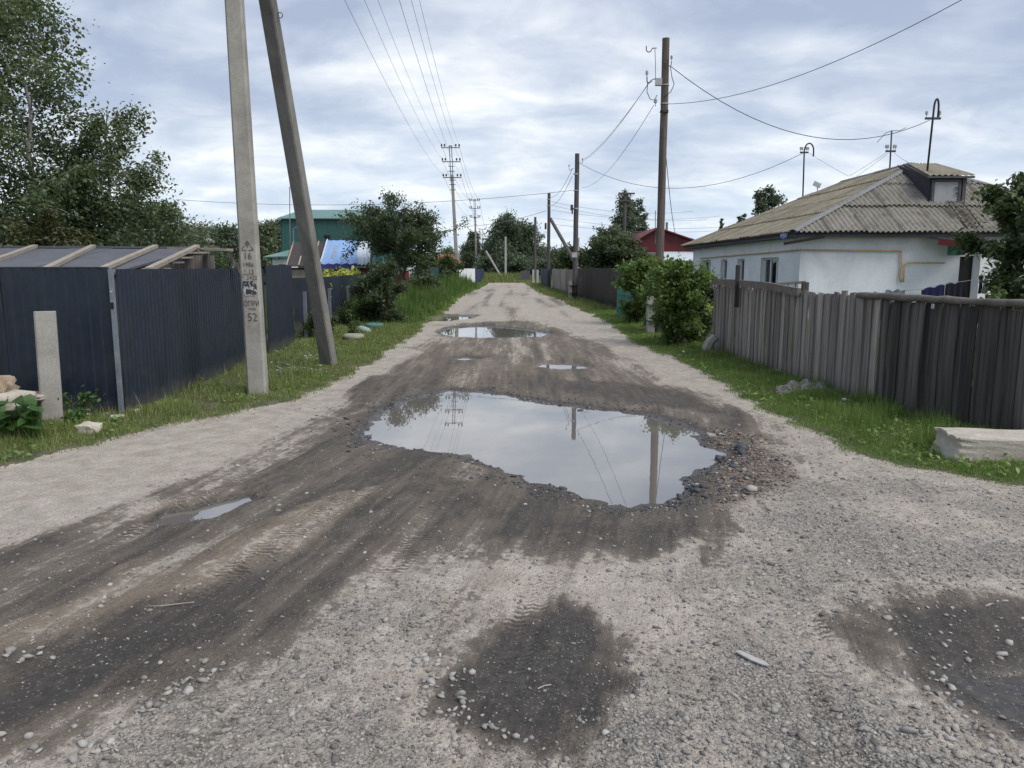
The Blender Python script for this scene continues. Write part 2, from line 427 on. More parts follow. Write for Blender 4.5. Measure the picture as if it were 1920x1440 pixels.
M['leaf_mid'] = leaf_mat('mid_leaves', [(0.030, 0.050, 0.022), (0.046, 0.072, 0.030), (0.066, 0.098, 0.040), (0.09, 0.125, 0.05)])
M['leaf_bright'] = leaf_mat('bright_leaves', [(0.045, 0.085, 0.024), (0.075, 0.135, 0.034), (0.115, 0.18, 0.045), (0.17, 0.23, 0.065)], 0.35)
M['leaf_lime'] = leaf_mat('lime_leaves', [(0.28, 0.34, 0.06), (0.40, 0.44, 0.09), (0.50, 0.50, 0.14)], 0.35)
M['leaf_far'] = leaf_mat('far_leaves', [(0.068, 0.094, 0.066), (0.090, 0.120, 0.080), (0.116, 0.148, 0.096)], 0.3)  # distance haze put into the greens: lighter and bluer
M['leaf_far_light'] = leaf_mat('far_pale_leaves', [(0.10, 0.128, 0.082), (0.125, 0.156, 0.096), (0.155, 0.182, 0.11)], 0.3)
M['leaf_burdock'] = leaf_mat('burdock_leaves', [(0.035, 0.085, 0.020), (0.055, 0.125, 0.028), (0.085, 0.17, 0.035)], 0.3)
M['grass'] = leaf_mat('grass_blades', [(0.095, 0.140, 0.036), (0.135, 0.195, 0.048), (0.18, 0.24, 0.066), (0.23, 0.25, 0.095), (0.30, 0.27, 0.16)], 0.3)
M['grass_lush'] = leaf_mat('lush_grass', [(0.082, 0.145, 0.034), (0.118, 0.198, 0.045), (0.158, 0.245, 0.057), (0.20, 0.26, 0.082)], 0.3)
M['weeds'] = leaf_mat('weed_blades', [(0.055, 0.105, 0.025), (0.080, 0.145, 0.034), (0.11, 0.185, 0.045), (0.15, 0.20, 0.07)], 0.35)

def add_dirt(m, z1, col, amt):
    nt = m.node_tree; k = NT(nt); b = next(n for n in nt.nodes if n.type == 'BSDF_PRINCIPLED')
    src = b.inputs['Base Color'].links[0].from_socket
    tc = k.n('ShaderNodeTexCoord'); sp = k.n('ShaderNodeSeparateXYZ'); k.put(sp.inputs[0], tc.outputs['Object'])
    n = k.noise(tc.outputs['Object'], 9, 5, 0.65)
    f = k.math('ADD', k.math('DIVIDE', sp.outputs[2], z1), k.math('MULTIPLY', k.math('SUBTRACT', n, 0.5), 1.6))
    k.put(b.inputs['Base Color'], k.mix(k.math('MULTIPLY', k.ramp(f, [(0.0, 1.0), (1.0, 0.0)]), amt), src, col))
add_dirt(M['navy'], 0.22, (0.10, 0.092, 0.08), 0.65)
add_dirt(M['wood_light'], 0.16, (0.05, 0.055, 0.03), 0.6)
add_dirt(M['wood_dark'], 0.16, (0.06, 0.065, 0.03), 0.6)
def glass_mat():
    m, nt, b, out = new_mat('window_glass'); k = NT(nt)
    tr = k.n('ShaderNodeBsdfTransparent'); tr.inputs[0].default_value = (0.75, 0.8, 0.8, 1)
    gl = k.n('ShaderNodeBsdfGlossy'); gl.inputs['Roughness'].default_value = 0.03
    fr = k.n('ShaderNodeFresnel'); fr.inputs[0].default_value = 1.5
    mx = k.n('ShaderNodeMixShader'); k.put(mx.inputs[0], fr.outputs[0])
    nt.links.new(tr.outputs[0], mx.inputs[1]); nt.links.new(gl.outputs[0], mx.inputs[2]); nt.links.new(mx.outputs[0], out.inputs[0])
    return m
M['glass'] = glass_mat()
def water_mat():
    m, nt, b, out = new_mat('muddy_water'); k = NT(nt)
    tc = k.n('ShaderNodeTexCoord')
    n = k.noise(tc.outputs['Object'], 1.2, 3, 0.5)
    k.put(b.inputs['Base Color'], k.mix(n, (0.17, 0.155, 0.14), (0.125, 0.113, 0.10)))
    b.inputs['Roughness'].default_value = 0.015
    b.inputs['IOR'].default_value = 3.1
    nb = k.noise(tc.outputs['Object'], 5, 2, 0.5)
    k.put(b.inputs['Normal'], k.bump(nb, 0.012, 0.02))
    return m
M['water'] = water_mat()
def pebble_mat(name, stops):
    m, nt, b, out = new_mat(name); k = NT(nt)
    g = k.n('ShaderNodeNewGeometry'); tc = k.n('ShaderNodeTexCoord')
    col = k.ramp(g.outputs['Random Per Island'], stops)
    n = k.noise(tc.outputs['Object'], 90, 3, 0.6)
    col = k.mix(0.5, col, k.ramp(n, [(0.3, 0.3), (0.7, 0.7)]), 'SOFT_LIGHT')
    k.put(b.inputs['Base Color'], col); b.inputs['Roughness'].default_value = 0.85
    return m
M['pebble'] = pebble_mat('pebbles', [(0.0, (0.10, 0.095, 0.088)), (0.3, (0.185, 0.174, 0.158)), (0.6, (0.25, 0.233, 0.21)), (0.9, (0.31, 0.288, 0.258)), (1.0, (0.40, 0.385, 0.362))])
M['pebble_wet'] = pebble_mat('wet_pebbles', [(0.0, (0.030, 0.032, 0.037)), (0.45, (0.060, 0.064, 0.072)), (0.75, (0.10, 0.10, 0.108)), (0.92, (0.20, 0.195, 0.19)), (1.0, (0.38, 0.36, 0.33))])
M['pebble_red'] = pebble_mat('brick_pebbles', [(0.0, (0.035, 0.034, 0.036)), (0.4, (0.080, 0.072, 0.065)), (0.65, (0.14, 0.115, 0.095)), (0.88, (0.22, 0.185, 0.15)), (1.0, (0.34, 0.31, 0.27))])
M['stone'] = pm('loose_stone', (0.36, 0.345, 0.32), (0.25, 0.24, 0.225), 30, 0.9, 0.4, objvar=0.25, fine=120, bdist=0.004)
M['stone_dark'] = pm('slate_stone', (0.060, 0.062, 0.07), (0.040, 0.042, 0.048), 30, 0.6, 0.4, objvar=0.3, fine=120, bdist=0.004)
M['stone_brick'] = pm('brick_fragment', (0.27, 0.205, 0.15), (0.19, 0.135, 0.10), 30, 0.9, 0.4, objvar=0.3, fine=120, bdist=0.004)
M['slate_chip'] = pm('slate_chip', (0.40, 0.395, 0.385), (0.34, 0.335, 0.325), 20, 0.9, 0.2)

def ground_mat():
    m, nt, b, out = new_mat('ground_surface'); k = NT(nt)
    tc = k.n('ShaderNodeTexCoord'); co = tc.outputs['Object']
    a1 = k.n('ShaderNodeAttribute', attribute_name='m1'); a2 = k.n('ShaderNodeAttribute', attribute_name='m2')
    s1 = k.n('ShaderNodeSeparateColor'); k.put(s1.inputs[0], a1.outputs['Color'])
    s2 = k.n('ShaderNodeSeparateColor'); k.put(s2.inputs[0], a2.outputs['Color'])
    wet, brown, grav = s1.outputs[0], s1.outputs[1], s1.outputs[2]
    red, film, grass = s2.outputs[0], s2.outputs[1], s2.outputs[2]
    nL = k.noise(co, 1.1, 3, 0.5); nA = k.noise(co, 5, 5, 0.6); nB = k.noise(co, 19, 5, 0.65); nC = k.noise(co, 95, 3, 0.65)
    def c(v): return k.math('SUBTRACT', v, 0.5)
    # drag marks along the way the cars drive: coordinates sheared, then stretched
    sp = k.n('ShaderNodeSeparateXYZ'); k.put(sp.inputs[0], co)
    cb = k.n('ShaderNodeCombineXYZ')
    k.put(cb.inputs[0], k.math('MULTIPLY', k.math('SUBTRACT', sp.outputs[0], k.math('MULTIPLY', k.math('MINIMUM', sp.outputs[1], 9.0), 0.21)), 17.0))
    k.put(cb.inputs[1], k.math('MULTIPLY', sp.outputs[1], 1.3))
    nS = k.noise(cb.outputs[0], 1.0, 5, 0.62, 0.4)
    # tread prints: crossed lugs inside the track bands
    tread = a1.outputs['Alpha']
    tu = k.math('MULTIPLY', cb.inputs[0].links[0].from_socket, 1 / 17.0)
    lug = k.math('SINE', k.math('ADD', k.math('MULTIPLY', sp.outputs[1], 150.0), k.math('MULTIPLY', k.math('ABSOLUTE', k.math('SINE', k.math('MULTIPLY', tu, 38.0))), 2.6)))
    lug = k.math('MULTIPLY', k.math('MULTIPLY', lug, tread), k.ramp(nA, [(0.42, 0.0), (0.56, 1.0)]))
    # pale dry dirt
    pale = k.mix(k.ramp(nA, [(0.35, 0.0), (0.65, 1.0)]), (0.297, 0.258, 0.218), (0.410, 0.366, 0.318))
    pale = k.mix(0.75, pale, k.ramp(nC, [(0.3, 0.12), (0.7, 0.92)]), 'SOFT_LIGHT')
    # crushed stone
    v1 = k.voro(co, 58); v2 = k.voro(co, 130)
    cs = k.n('ShaderNodeSeparateColor'); k.put(cs.inputs[0], v1.outputs['Color'])
    cs2 = k.n('ShaderNodeSeparateColor'); k.put(cs2.inputs[0], v2.outputs['Color'])
    g1 = k.ramp(cs.outputs[0], [(0.0, (0.125, 0.116, 0.106)), (0.45, (0.275, 0.256, 0.230)), (0.85, (0.36, 0.336, 0.302)), (1.0, (0.48, 0.465, 0.44))])
    g2 = k.ramp(cs2.outputs[0], [(0.0, (0.15, 0.136, 0.12)), (0.5, (0.305, 0.279, 0.246)), (1.0, (0.44, 0.415, 0.38))])
    gsel = k.ramp(nA, [(0.44, 0.0), (0.54, 1.0)])
    gcol = k.mix(gsel, g1, g2)
    crev = k.ramp(v1.outputs['Distance'], [(0.35, 1.0), (0.75, 0.5)])
    gcol = k.mix(0.75, gcol, crev, 'MULTIPLY')
    gmask = k.math('ADD', grav, k.math('ADD', k.math('MULTIPLY', c(nB), 1.6), k.math('MULTIPLY', c(nL), 1.9)))
    gmask = k.ramp(gmask, [(0.45, 0.0), (0.80, 0.9)])
    dry = k.mix(gmask, pale, gcol)
    # mud
    mid = k.mix(k.ramp(nB, [(0.35, 0.0), (0.65, 1.0)]), (0.090, 0.076, 0.063), (0.166, 0.142, 0.118))
    mid = k.mix(brown, mid, k.mix(k.ramp(nB, [(0.35, 0.0), (0.65, 1.0)]), (0.125, 0.098, 0.072), (0.215, 0.175, 0.132)))
    mid = k.mix(0.7, mid, k.ramp(nC, [(0.3, 0.15), (0.7, 0.88)]), 'SOFT_LIGHT')
    dark = k.mix(k.ramp(nB, [(0.35, 0.0), (0.65, 1.0)]), (0.034, 0.0305, 0.0275), (0.070, 0.061, 0.052))
    w = k.math('ADD', wet, k.math('ADD', k.math('MULTIPLY', c(nB), 0.95), k.math('MULTIPLY', c(nA), 0.45)))
    w = k.math('ADD', w, k.math('ADD', k.math('MULTIPLY', c(nC), 0.75), k.math('MULTIPLY', c(nS), 0.60)))
    w = k.math('ADD', w, k.math('MULTIPLY', lug, 0.16))
    col = k.mix(k.ramp(w, [(0.22, 0.0), (0.40, 1.0)]), dry, mid)
    col = k.mix(k.ramp(w, [(0.52, 0.0), (0.80, 1.0)]), col, dark)
    grit = k.ramp(cs2.outputs[1], [(0.955, 0.0), (0.97, 1.0)])
    col = k.mix(k.math('MULTIPLY', grit, 0.55), col, (0.23, 0.215, 0.195))
    rcol = k.mix(k.ramp(nB, [(0.35, 0.0), (0.65, 1.0)]), (0.150, 0.112, 0.086), (0.080, 0.064, 0.054))
    col = k.mix(k.math('MULTIPLY', red, 0.85), col, rcol)
    # turf soil
    turf = k.mix(k.ramp(nA, [(0.42, 0.0), (0.6, 1.0)]), (0.062, 0.082, 0.028), (0.125, 0.106, 0.076))
    gm = k.ramp(k.math('ADD', grass, k.math('MULTIPLY', c(nB), 1.4)), [(0.4, 0.0), (0.6, 1.0)])
    col = k.mix(gm, col, turf)
    k.put(b.inputs['Base Color'], col)
    rough = k.ramp(w, [(0.55, 0.95), (1.0, 0.60)])
    rough = k.mix(film, rough, (0.14, 0.14, 0.14))
    k.put(b.inputs['Roughness'], rough)
    b.inputs['Specular IOR Level'].default_value = 0.35
    hgt = k.math('ADD', k.math('MULTIPLY', nB, 0.6), k.math('ADD', k.math('MULTIPLY', nC, 0.30), k.math('MULTIPLY', nS, 0.5)))
    vh = k.math('MULTIPLY', k.math('SUBTRACT', 0.8, v1.outputs['Distance']), k.math('MULTIPLY', gmask, 0.5))
    hgt = k.math('ADD', hgt, vh)
    hgt = k.math('SUBTRACT', hgt, k.math('MULTIPLY', lug, 0.22))
    hgt = k.math('MULTIPLY', hgt, k.math('SUBTRACT', 1.0, k.math('MULTIPLY', film, 0.85)))
    k.put(b.inputs['Normal'], k.bump(hgt, 1.0, 0.030))
    return m
M['ground'] = ground_mat()
# ------------------------------------------------------------------ the ground: dirt road, verges, puddle basins
def W(pts, z=0.0): return [G(x, y, z) for x, y in pts]
_L = W([(0, 878), (120, 851), (230, 824), (340, 797), (430, 777), (520, 758), (600, 727), (660, 700), (720, 665), (770, 632), (800, 606), (835, 582), (865, 556), (900, 540), (915, 531)])
_R = W([(1920, 913), (1810, 892), (1730, 880), (1640, 855), (1560, 822), (1480, 787), (1400, 750), (1340, 715), (1270, 677), (1190, 640), (1140, 603), (1090, 580), (1040, 559), (1010, 548), (985, 531)])
LY = np.array([4.2, 5.2] + [p[1] for p in _L] + [400.0]); LX = np.array([-30.0, -9.0] + [p[0] for p in _L] + [_L[-1][0]])
RY = np.array([4.0, 4.8] + [p[1] for p in _R] + [400.0]); RX = np.array([30.0, 8.5] + [p[0] for p in _R] + [_R[-1][0]])
ROAD_END = 88.0
WL = -0.050
PUD = [
 ('big', WL, [(693, 822), (700, 800), (722, 775), (757, 753), (800, 740), (850, 733), (905, 735), (950, 745), (1010, 757), (1070, 765), (1150, 771), (1220, 781), (1265, 798), (1310, 820), (1348, 850), (1330, 872), (1300, 885), (1280, 905), (1270, 925), (1215, 944), (1150, 948), (1090, 933), (1020, 908), (950, 888), (905, 870), (860, 855), (800, 845), (740, 840), (700, 832)], 0.30),
 ('second', WL, [(824, 625), (850, 615), (900, 612), (940, 614), (990, 619), (1030, 628), (1000, 633), (930, 635), (860, 634)], 0.30),
 ('third', WL, [(812, 600), (835, 592), (888, 593), (872, 599), (830, 604)], 0.30),
 ('sliver', WL, [(830, 674), (870, 669), (910, 674), (870, 679)], 0.12),
 ('mid', WL, [(993, 690), (1030, 680), (1080, 683), (1118, 692), (1060, 696)], 0.14),
 ('rut', WL, [(283, 986), (310, 965), (360, 958), (405, 945), (470, 930), (480, 939), (425, 962), (390, 977), (330, 987)], 0.10),
]
PUDW = [(n, wl, W(p, wl), k) for n, wl, p, k in PUD]
POLY = {k: W(v) for k, v in {
 'wetA': [(-300, 1075), (0, 1018), (200, 968), (400, 885), (540, 815), (620, 760), (700, 705), (790, 640), (850, 606), (1010, 600), (1120, 640), (1250, 712), (1400, 778), (1468, 850), (1425, 930), (1350, 1005), (1270, 1060), (1100, 1040), (940, 1035), (780, 1060), (620, 1120), (500, 1190), (330, 1290), (150, 1370), (-100, 1440), (-400, 1440)],
 'ridge': [(190, 1100), (300, 1045), (430, 1000), (560, 960), (640, 925), (725, 903), (735, 915), (640, 968), (560, 1022), (430, 1088), (250, 1140), (60, 1205), (0, 1215), (-60, 1200), (80, 1150)],
 'darkC': [(760, 915), (640, 1000), (520, 1075), (440, 1130), (380, 1170), (250, 1250), (120, 1310), (-50, 1360), (-50, 1290), (200, 1195), (390, 1115), (540, 1035), (660, 955)],
 'darkD': [(930, 1160), (1010, 1135), (1060, 1110), (1120, 1140), (1185, 1195), (1165, 1270), (1090, 1340), (990, 1385), (880, 1350), (800, 1290), (840, 1220)],
 'darkE': [(1620, 1125), (1700, 1105), (1800, 1100), (1920, 1120), (2100, 1150), (2100, 1430), (1900, 1410), (1780, 1335), (1680, 1265), (1600, 1185)],
 'film': [(1780, 1262), (1860, 1240), (1960, 1235), (2100, 1260), (2100, 1400), (1900, 1375), (1830, 1330)],
 'darkF': [(1180, 715), (1300, 735), (1400, 770), (1475, 835), (1440, 850), (1380, 802), (1280, 770), (1150, 755), (1050, 735), (1000, 705)],
 'darkG': [(690, 850), (850, 880), (960, 935), (1150, 975), (1330, 960), (1385, 985), (1300, 1040), (1180, 1050), (1080, 1010), (930, 1000), (760, 960)],
 'red': [(1335, 805), (1430, 815), (1472, 880), (1440, 930), (1370, 950), (1360, 890)],
 'midway': [(760, 660), (850, 640), (1050, 640), (1160, 680), (1240, 715), (1100, 740), (960, 725), (820, 720), (700, 730)],
 'paleS': [(1290, 1005), (1330, 1020), (1200, 1180), (1120, 1150), (1210, 1080)],
 'palePath': [(-300, 950), (0, 885), (250, 830), (450, 790), (560, 775), (420, 870), (200, 955), (0, 1010), (-300, 1070)],
 'grav1': [(1330, 960), (1500, 860), (1650, 880), (1760, 910), (2000, 950), (2100, 1120), (1800, 1090), (1600, 1120), (1450, 1200), (1300, 1250), (1200, 1330), (1100, 1440), (2100, 1440), (1800, 1440), (1300, 1440), (1230, 1300), (1320, 1130)],
 'grav2': [(300, 1330), (480, 1220), (650, 1150), (850, 1130), (900, 1160), (800, 1260), (830, 1360), (1000, 1400), (1000, 1500), (100, 1500)],
 'grav3': [(1080, 1390), (1220, 1250), (1400, 1240), (1560, 1330), (1700, 1480), (1050, 1480)],
}.items()}
def road_sd(X, Y):
    """>0 on grass, metres from the road edge"""
    xl = np.interp(Y, LY, LX); xr = np.interp(Y, RY, RX)
    d = np.maximum(xl - X, X - xr)
    n = (fbm(X * 1.1, Y * 0.8, 4, 5) - 0.5) * 0.55 + (fbm(X * 5, Y * 5, 2, 8) - 0.5) * 0.20
    d = d + n
    return np.maximum(d, (Y - ROAD_END) * 0.5)
def fields(X, Y):
    X = np.asarray(X, float); Y = np.asarray(Y, float)
    near = Y < 16
    def pm_(name, soft, amp=0.25, seed=0):
        sd = poly_sdf(X, Y, POLY[name]) + (fbm(X * 1.6, Y * 1.0, 4, 20 + seed) - 0.5) * 2.2 * amp + (fbm(X * 6.5, Y * 4.5, 4, 320 + seed, 0.6) - 0.5) * 1.7 * amp
        return 1 - smooth(sd, -soft, soft)
    gsd = road_sd(X, Y)
    grass = smooth(gsd, -0.08, 0.10)
    u = X - 0.21 * np.minimum(Y, 9.0)
    st = fbm(u * 5.0, Y * 0.45, 4, 31); st2 = fbm(u * 16.0, Y * 0.8, 3, 41)
    wet = 0.58 * pm_('wetA', 0.34, 0.28, 1)
    inA = smooth(wet, 0.05, 0.35)
    wet = wet + inA * ((st - 0.5) * 0.62 + (st2 - 0.5) * 0.25)
    ridge = pm_('ridge', 0.10, 0.13, 2)
    darkC = pm_('darkC', 0.12, 0.14, 3)
    wet = wet - 0.22 * ridge + 0.24 * darkC
    wet = np.maximum(wet, 0.98 * pm_('darkD', 0.17, 0.16, 4) + 0.0)
    wet = np.maximum(wet, (0.82 + 0.3 * (st - 0.5)) * pm_('darkE', 0.22, 0.22, 5))
    dF = pm_('darkF', 0.25, 0.2, 6); dG = pm_('darkG', 0.22, 0.2, 7)
    wet = np.maximum(wet, 0.72 * dF); wet = np.maximum(wet, 0.70 * dG + 0.25 * (st - 0.5))
    wet = wet - 0.13 * smooth(Y, 10.5, 13.5) * inA
    wet = wet - 0.55 * pm_('paleS', 0.08, 0.06, 9)
    film = pm_('film', 0.10, 0.14, 10); wet = np.maximum(wet, film)
    # further down the road: dry, with faint damp streaks
    far = smooth(Y, 20, 27)
    wet = wet + far * (0.15 + (fbm(X * 2.2, Y * 0.10, 3, 51) - 0.5) * 0.75 + (fbm(X * 1.1, Y * 0.35, 3, 53) - 0.5) * 0.35) * (1 - smooth(Y, 60, 90) * 0.5)
    palep = pm_('palePath', 0.25, 0.2, 11)
    wet = wet - 0.35 * palep
    # faint damp wheel lines across the dry gravel
    wet = wet + (1 - inA) * smooth(Y, 9, 3) * np.clip((st - 0.60) * 1.2, 0, 0.2)
    brown = np.clip(ridge * 0.8 + 0.35 * inA * smooth(Y, 9, 13) + 0.30 * inA * smooth(fbm(X * 0.9, Y * 0.7, 3, 61), 0.45, 0.65) + 0.25 * far, 0, 1)
    grav = 0.27 + 0.33 * pm_('grav1', 0.4, 0.35, 12) + 0.40 * pm_('grav2', 0.35, 0.3, 13) + 0.5 * pm_('grav3', 0.3, 0.3, 14)
    grav = grav - 0.32 * palep - 0.30 * far + 0.5 * (fbm(X * 1.3, Y * 1.3, 4, 71) - 0.5)
    red = pm_('red', 0.15, 0.15, 15)
    tread = np.zeros(X.shape)
    for uc, hw in ((-3.30, 0.10), (-2.35, 0.10), (-1.62, 0.09), (-0.55, 0.09), (0.55, 0.10), (1.75, 0.09)):
        tread = np.maximum(tread, 1 - smooth(np.abs(u + 0.12 * np.sin(Y * 0.9 + uc * 3) - uc), hw * 0.8, hw * 1.15))
    tread = tread * smooth(fbm(X * 0.9, Y * 0.6, 3, 421), 0.40, 0.55) * (1 - smooth(Y, 8, 13))
    # wheels press the tracks down a little
    # relief
    z = 0.030 * (fbm(X * 0.45, Y * 0.35, 3, 81) - 0.5) + 0.014 * (fbm(X * 3.1, Y * 3.1, 4, 91) - 0.5)
    z = z + inA * (0.040 * (st - 0.5) + 0.014 * (st2 - 0.5)) * (1 - 0.6 * far)
    fine = np.clip(6.0 / np.maximum(Y, 1), 0, 1)
    z = z + fine * 0.012 * (fbm(X * 17, Y * 17, 3, 101) - 0.5) + 0.026 * ridge - 0.018 * darkC - 0.012 * tread - 0.030 * pm_('darkD', 0.35, 0.1, 4) - 0.030 * film
    zr = z
    pd = np.full(X.shape, 9.0)
    for i, (n, wl, P, k) in enumerate(PUDW):
        wob = (fbm(X * 2.3 / (k * 3), Y * 1.6 / (k * 3), 5, 111 + i) - 0.5) * 1.5 * k
        s = poly_sdf(X, Y, P) + wob * 0.6 + (fbm(X * 7, Y * 5, 4, 151 + i, 0.65) - 0.5) * 0.22 * min(1, k * 4)
        hb = wl + 0.075 * np.tanh(s / (1.3 * k)) + 0.016 * (fbm(X * 8, Y * 8, 3, 121 + i) - 0.5)
        hb = np.where(s < 0, np.minimum(hb, wl + 0.02 + s * 0.2), hb)
        wgt = 1 - smooth(s, 0.8 * k, 3.0 * k)
        zr = zr * (1 - wgt) + hb * wgt
        if i == 0: pd = s
        wet = np.maximum(wet, (0.86 - 0.25 * (n == 'mid')) * (1 - smooth(s, 0.1 * k, 1.2 * k)) )
        film = np.maximum(film, 0.85 * (1 - smooth(s, 0.02, 0.45 * k)))
    wet = wet - 0.25 * red
    z = zr * (1 - grass) + grass * (0.015 + np.clip(gsd, 0, 2.5) * 0.010 + 0.05 * (fbm(X * 1.2, Y * 1.2, 4, 131) - 0.45))
    wet = wet * (1 - grass)
    return z, np.clip(wet, 0, 1), brown, np.clip(grav, 0, 1), np.clip(red, 0, 1), np.clip(film, 0, 1), grass, pd, gsd, tread * (1 - grass)

ys = [0.7]
while ys[-1] < 26: ys.append(ys[-1] + max(0.0105, ys[-1] * 0.0062))
while ys[-1] < 130: ys.append(ys[-1] * 1.016)
ys = np.array(ys); NC = 560
us = np.linspace(-1, 1, NC); us = np.sign(us) * np.abs(us) ** 1.15
GX = us[None, :] * (0.80 * ys[:, None] + 2.6); GY = np.repeat(ys[:, None], NC, 1)
f = fields(GX, GY)
GZ, gsd = f[0], f[8]
def gz(x, y):
    """height of the ground surface, read from its grid"""
    j = min(max(int(np.searchsorted(ys, y)) - 1, 0), len(ys) - 2); ty = min(max((y - ys[j]) / (ys[j + 1] - ys[j]), 0), 1)
    z2 = [float(np.interp(x, GX[jj], GZ[jj])) for jj in (j, j + 1)]
    return z2[0] * (1 - ty) + z2[1] * ty
idx = np.arange(GX.size).reshape(GX.shape)
quads = np.stack([idx[:-1, :-1], idx[:-1, 1:], idx[1:, 1:], idx[1:, :-1]], -1).reshape(-1, 4)
V = np.stack([GX, GY, GZ], -1).reshape(-1, 3)
sdq = gsd.reshape(-1)[quads].mean(1)
m1 = np.stack([f[1], f[2], f[3], f[9]], -1).reshape(-1, 4).astype(np.float32)
m2 = np.stack([f[4], f[5], f[6], np.ones_like(GX)], -1).reshape(-1, 4).astype(np.float32)
def sub_mesh(name, sel):
    q = quads[sel]; u_, inv = np.unique(q, return_inverse=True)
    me = np_mesh(name, V[u_], inv.reshape(-1, 4), M['ground'], True)
    for an, arr in (('m1', m1), ('m2', m2)):
        at_ = me.attributes.new(an, 'FLOAT_COLOR', 'POINT'); at_.data.foreach_set('color', arr[u_].ravel())
    o = bpy.data.objects.new(name, me); COL.objects.link(o); ORG[o] = Vector((0, 0, 0)); return o
road = tag(sub_mesh('dirt_road', sdq < 0.02), 'rutted unpaved village road with pale gravel and dark mud', kind='structure')
verges = tag(sub_mesh('ground', sdq >= 0.02), 'grassy verges and yards on both sides of the road', kind='structure')
# far terrain under and beyond everything
far_m = pm('far_ground', (0.075, 0.095, 0.035), (0.11, 0.105, 0.06), 0.3, 0.95, 0.0)
far = MB().add([(-2500, -400, -0.4), (2500, -400, -0.4), (2500, 3000, -0.4), (-2500, 3000, -0.4)], [(0, 1, 2, 3)]).build('terrain', far_m)
tag(far, 'flat green land reaching to the horizon', kind='structure')

# puddles: flat sheets of water lying in the basins
PLAB = {'big': 'large irregular puddle in mid road mirroring two poles', 'second': 'wide puddle farther up the road below the pale dry stretch',
        'third': 'farthest narrow puddle at the left grass edge of the road', 'sliver': 'thin sliver of water in a pothole left of road centre',
        'mid': 'small ragged bright puddle just beyond the large one', 'rut': 'shallow puddle lying in the wheel rut at lower left'}
for n, wl, P, k in PUDW:
    c = np.mean(P, 0); Q = []
    for x, y in P:
        d = math.hypot(x - c[0], y - c[1]); e = 1 + 2.4 * k / max(d, 0.3)
        Q.append((c[0] + (x - c[0]) * e, c[1] + (y - c[1]) * e, wl))
    tag(MB().add(Q, [tuple(range(len(Q)))]).build('puddle', M['water']), PLAB[n], kind='structure')

# ------------------------------------------------------------------ gravel
rng = np.random.default_rng(7)
ICO = bmesh.new(); bmesh.ops.create_icosphere(ICO, subdivisions=1, radius=1.0)
IV = np.array([v.co[:] for v in ICO.verts]); IF = np.array([[v.index for v in q.verts] for q in ICO.faces]); ICO.free()
OV = np.array([(1, 0, 0), (-1, 0, 0), (0, 1, 0), (0, -1, 0), (0, 0, 1), (0, 0, -1)], float)
OF = np.array([(0, 2, 4), (2, 1, 4), (1, 3, 4), (3, 0, 4), (2, 0, 5), (1, 2, 5), (3, 1, 5), (0, 3, 5)])
def rocks_np(P, S, TV, TF, flat=0.6, seed=0):
    """many small stones in one mesh: P centres, S radii"""
    r = np.random.default_rng(seed); n = len(P)
    base = TV[None] * (1 + r.uniform(-0.38, 0.38, (n, len(TV), 1)))
    sc = np.stack([r.uniform(0.7, 1.3, n), r.uniform(0.6, 1.0, n), r.uniform(0.6, 1.0, n) * flat], -1)
    base = base * sc[:, None, :]
    a = r.uniform(0, 2 * pi, n); t = r.normal(0, 0.25, n)
    x, y, z = base[..., 0], base[..., 1], base[..., 2]
    y, z = y * np.cos(t)[:, None] - z * np.sin(t)[:, None], y * np.sin(t)[:, None] + z * np.cos(t)[:, None]
    x, y = x * np.cos(a)[:, None] - y * np.sin(a)[:, None], x * np.sin(a)[:, None] + y * np.cos(a)[:, None]
    Vv = np.stack([x, y, z], -1) * S[:, None, None] + P[:, None, :]
    Ff = TF[None] + (np.arange(n) * len(TV))[:, None, None]
    return Vv.reshape(-1, 3), Ff.reshape(-1, 3)
def scatter(n, y0, y1, power=1.0, half=None):
    t = rng.random(n)
    Y = y0 * (y1 / y0) ** (t ** power) if y1 > y0 else np.full(n, y0)
    X = (rng.random(n) * 2 - 1) * (0.72 * Y + 0.5)
    return X, Y
def make_gravel(name, label, n, y0, y1, smin, smax, TV, TF, keep, mat, seed, grow=0.0):
    X, Y = scatter(n, y0, y1)
    F_ = fields(X, Y)
    p = keep(F_, X, Y)
    ok = (rng.random(n) < p) & (F_[6] < 0.3) & (F_[0] > WL + 0.002)
    X, Y, Z = X[ok], Y[ok], F_[0][ok]
    S = smin * (smax / smin) ** (rng.random(len(X)) ** 2.2) * (1 + grow * np.clip(Y - 4, 0, 10))
    Vv, Ff = rocks_np(np.stack([X, Y, Z + S * 0.12], -1), S, TV, TF, 0.62, seed)
    o = place(name, np_mesh(name, Vv, Ff, mat, False))
    return tag(o, label, 'gravel', kind='stuff')
kg = lambda F, X, Y: np.clip(1.25 * F[3] - 0.05, 0, 1) * (1 - 0.80 * smooth(F[1], 0.25, 0.6))
make_gravel('gravel', 'pale crushed stone strewn over the dry foreground', 60000, 1.75, 8.5, 0.0045, 0.013, OV, OF, kg, M['pebble'], 1, 0.06)
make_gravel('gravel', 'coarser grey pebbles strewn over the dry foreground', 11000, 1.75, 9.0, 0.008, 0.021, IV, IF, kg, M['pebble'], 2, 0.04)
ke = lambda F, X, Y: np.exp(-((F[7] - 0.10) / 0.24) ** 2) * smooth(fbm(X * 1.4, Y * 1.4, 3, 411), 0.32, 0.62)
make_gravel('gravel', 'dark wet stones ringing the large puddle', 52000, 5.0, 12.5, 0.006, 0.024, OV, OF, ke, M['pebble_wet'], 3)
kr = lambda F, X, Y: F[4]
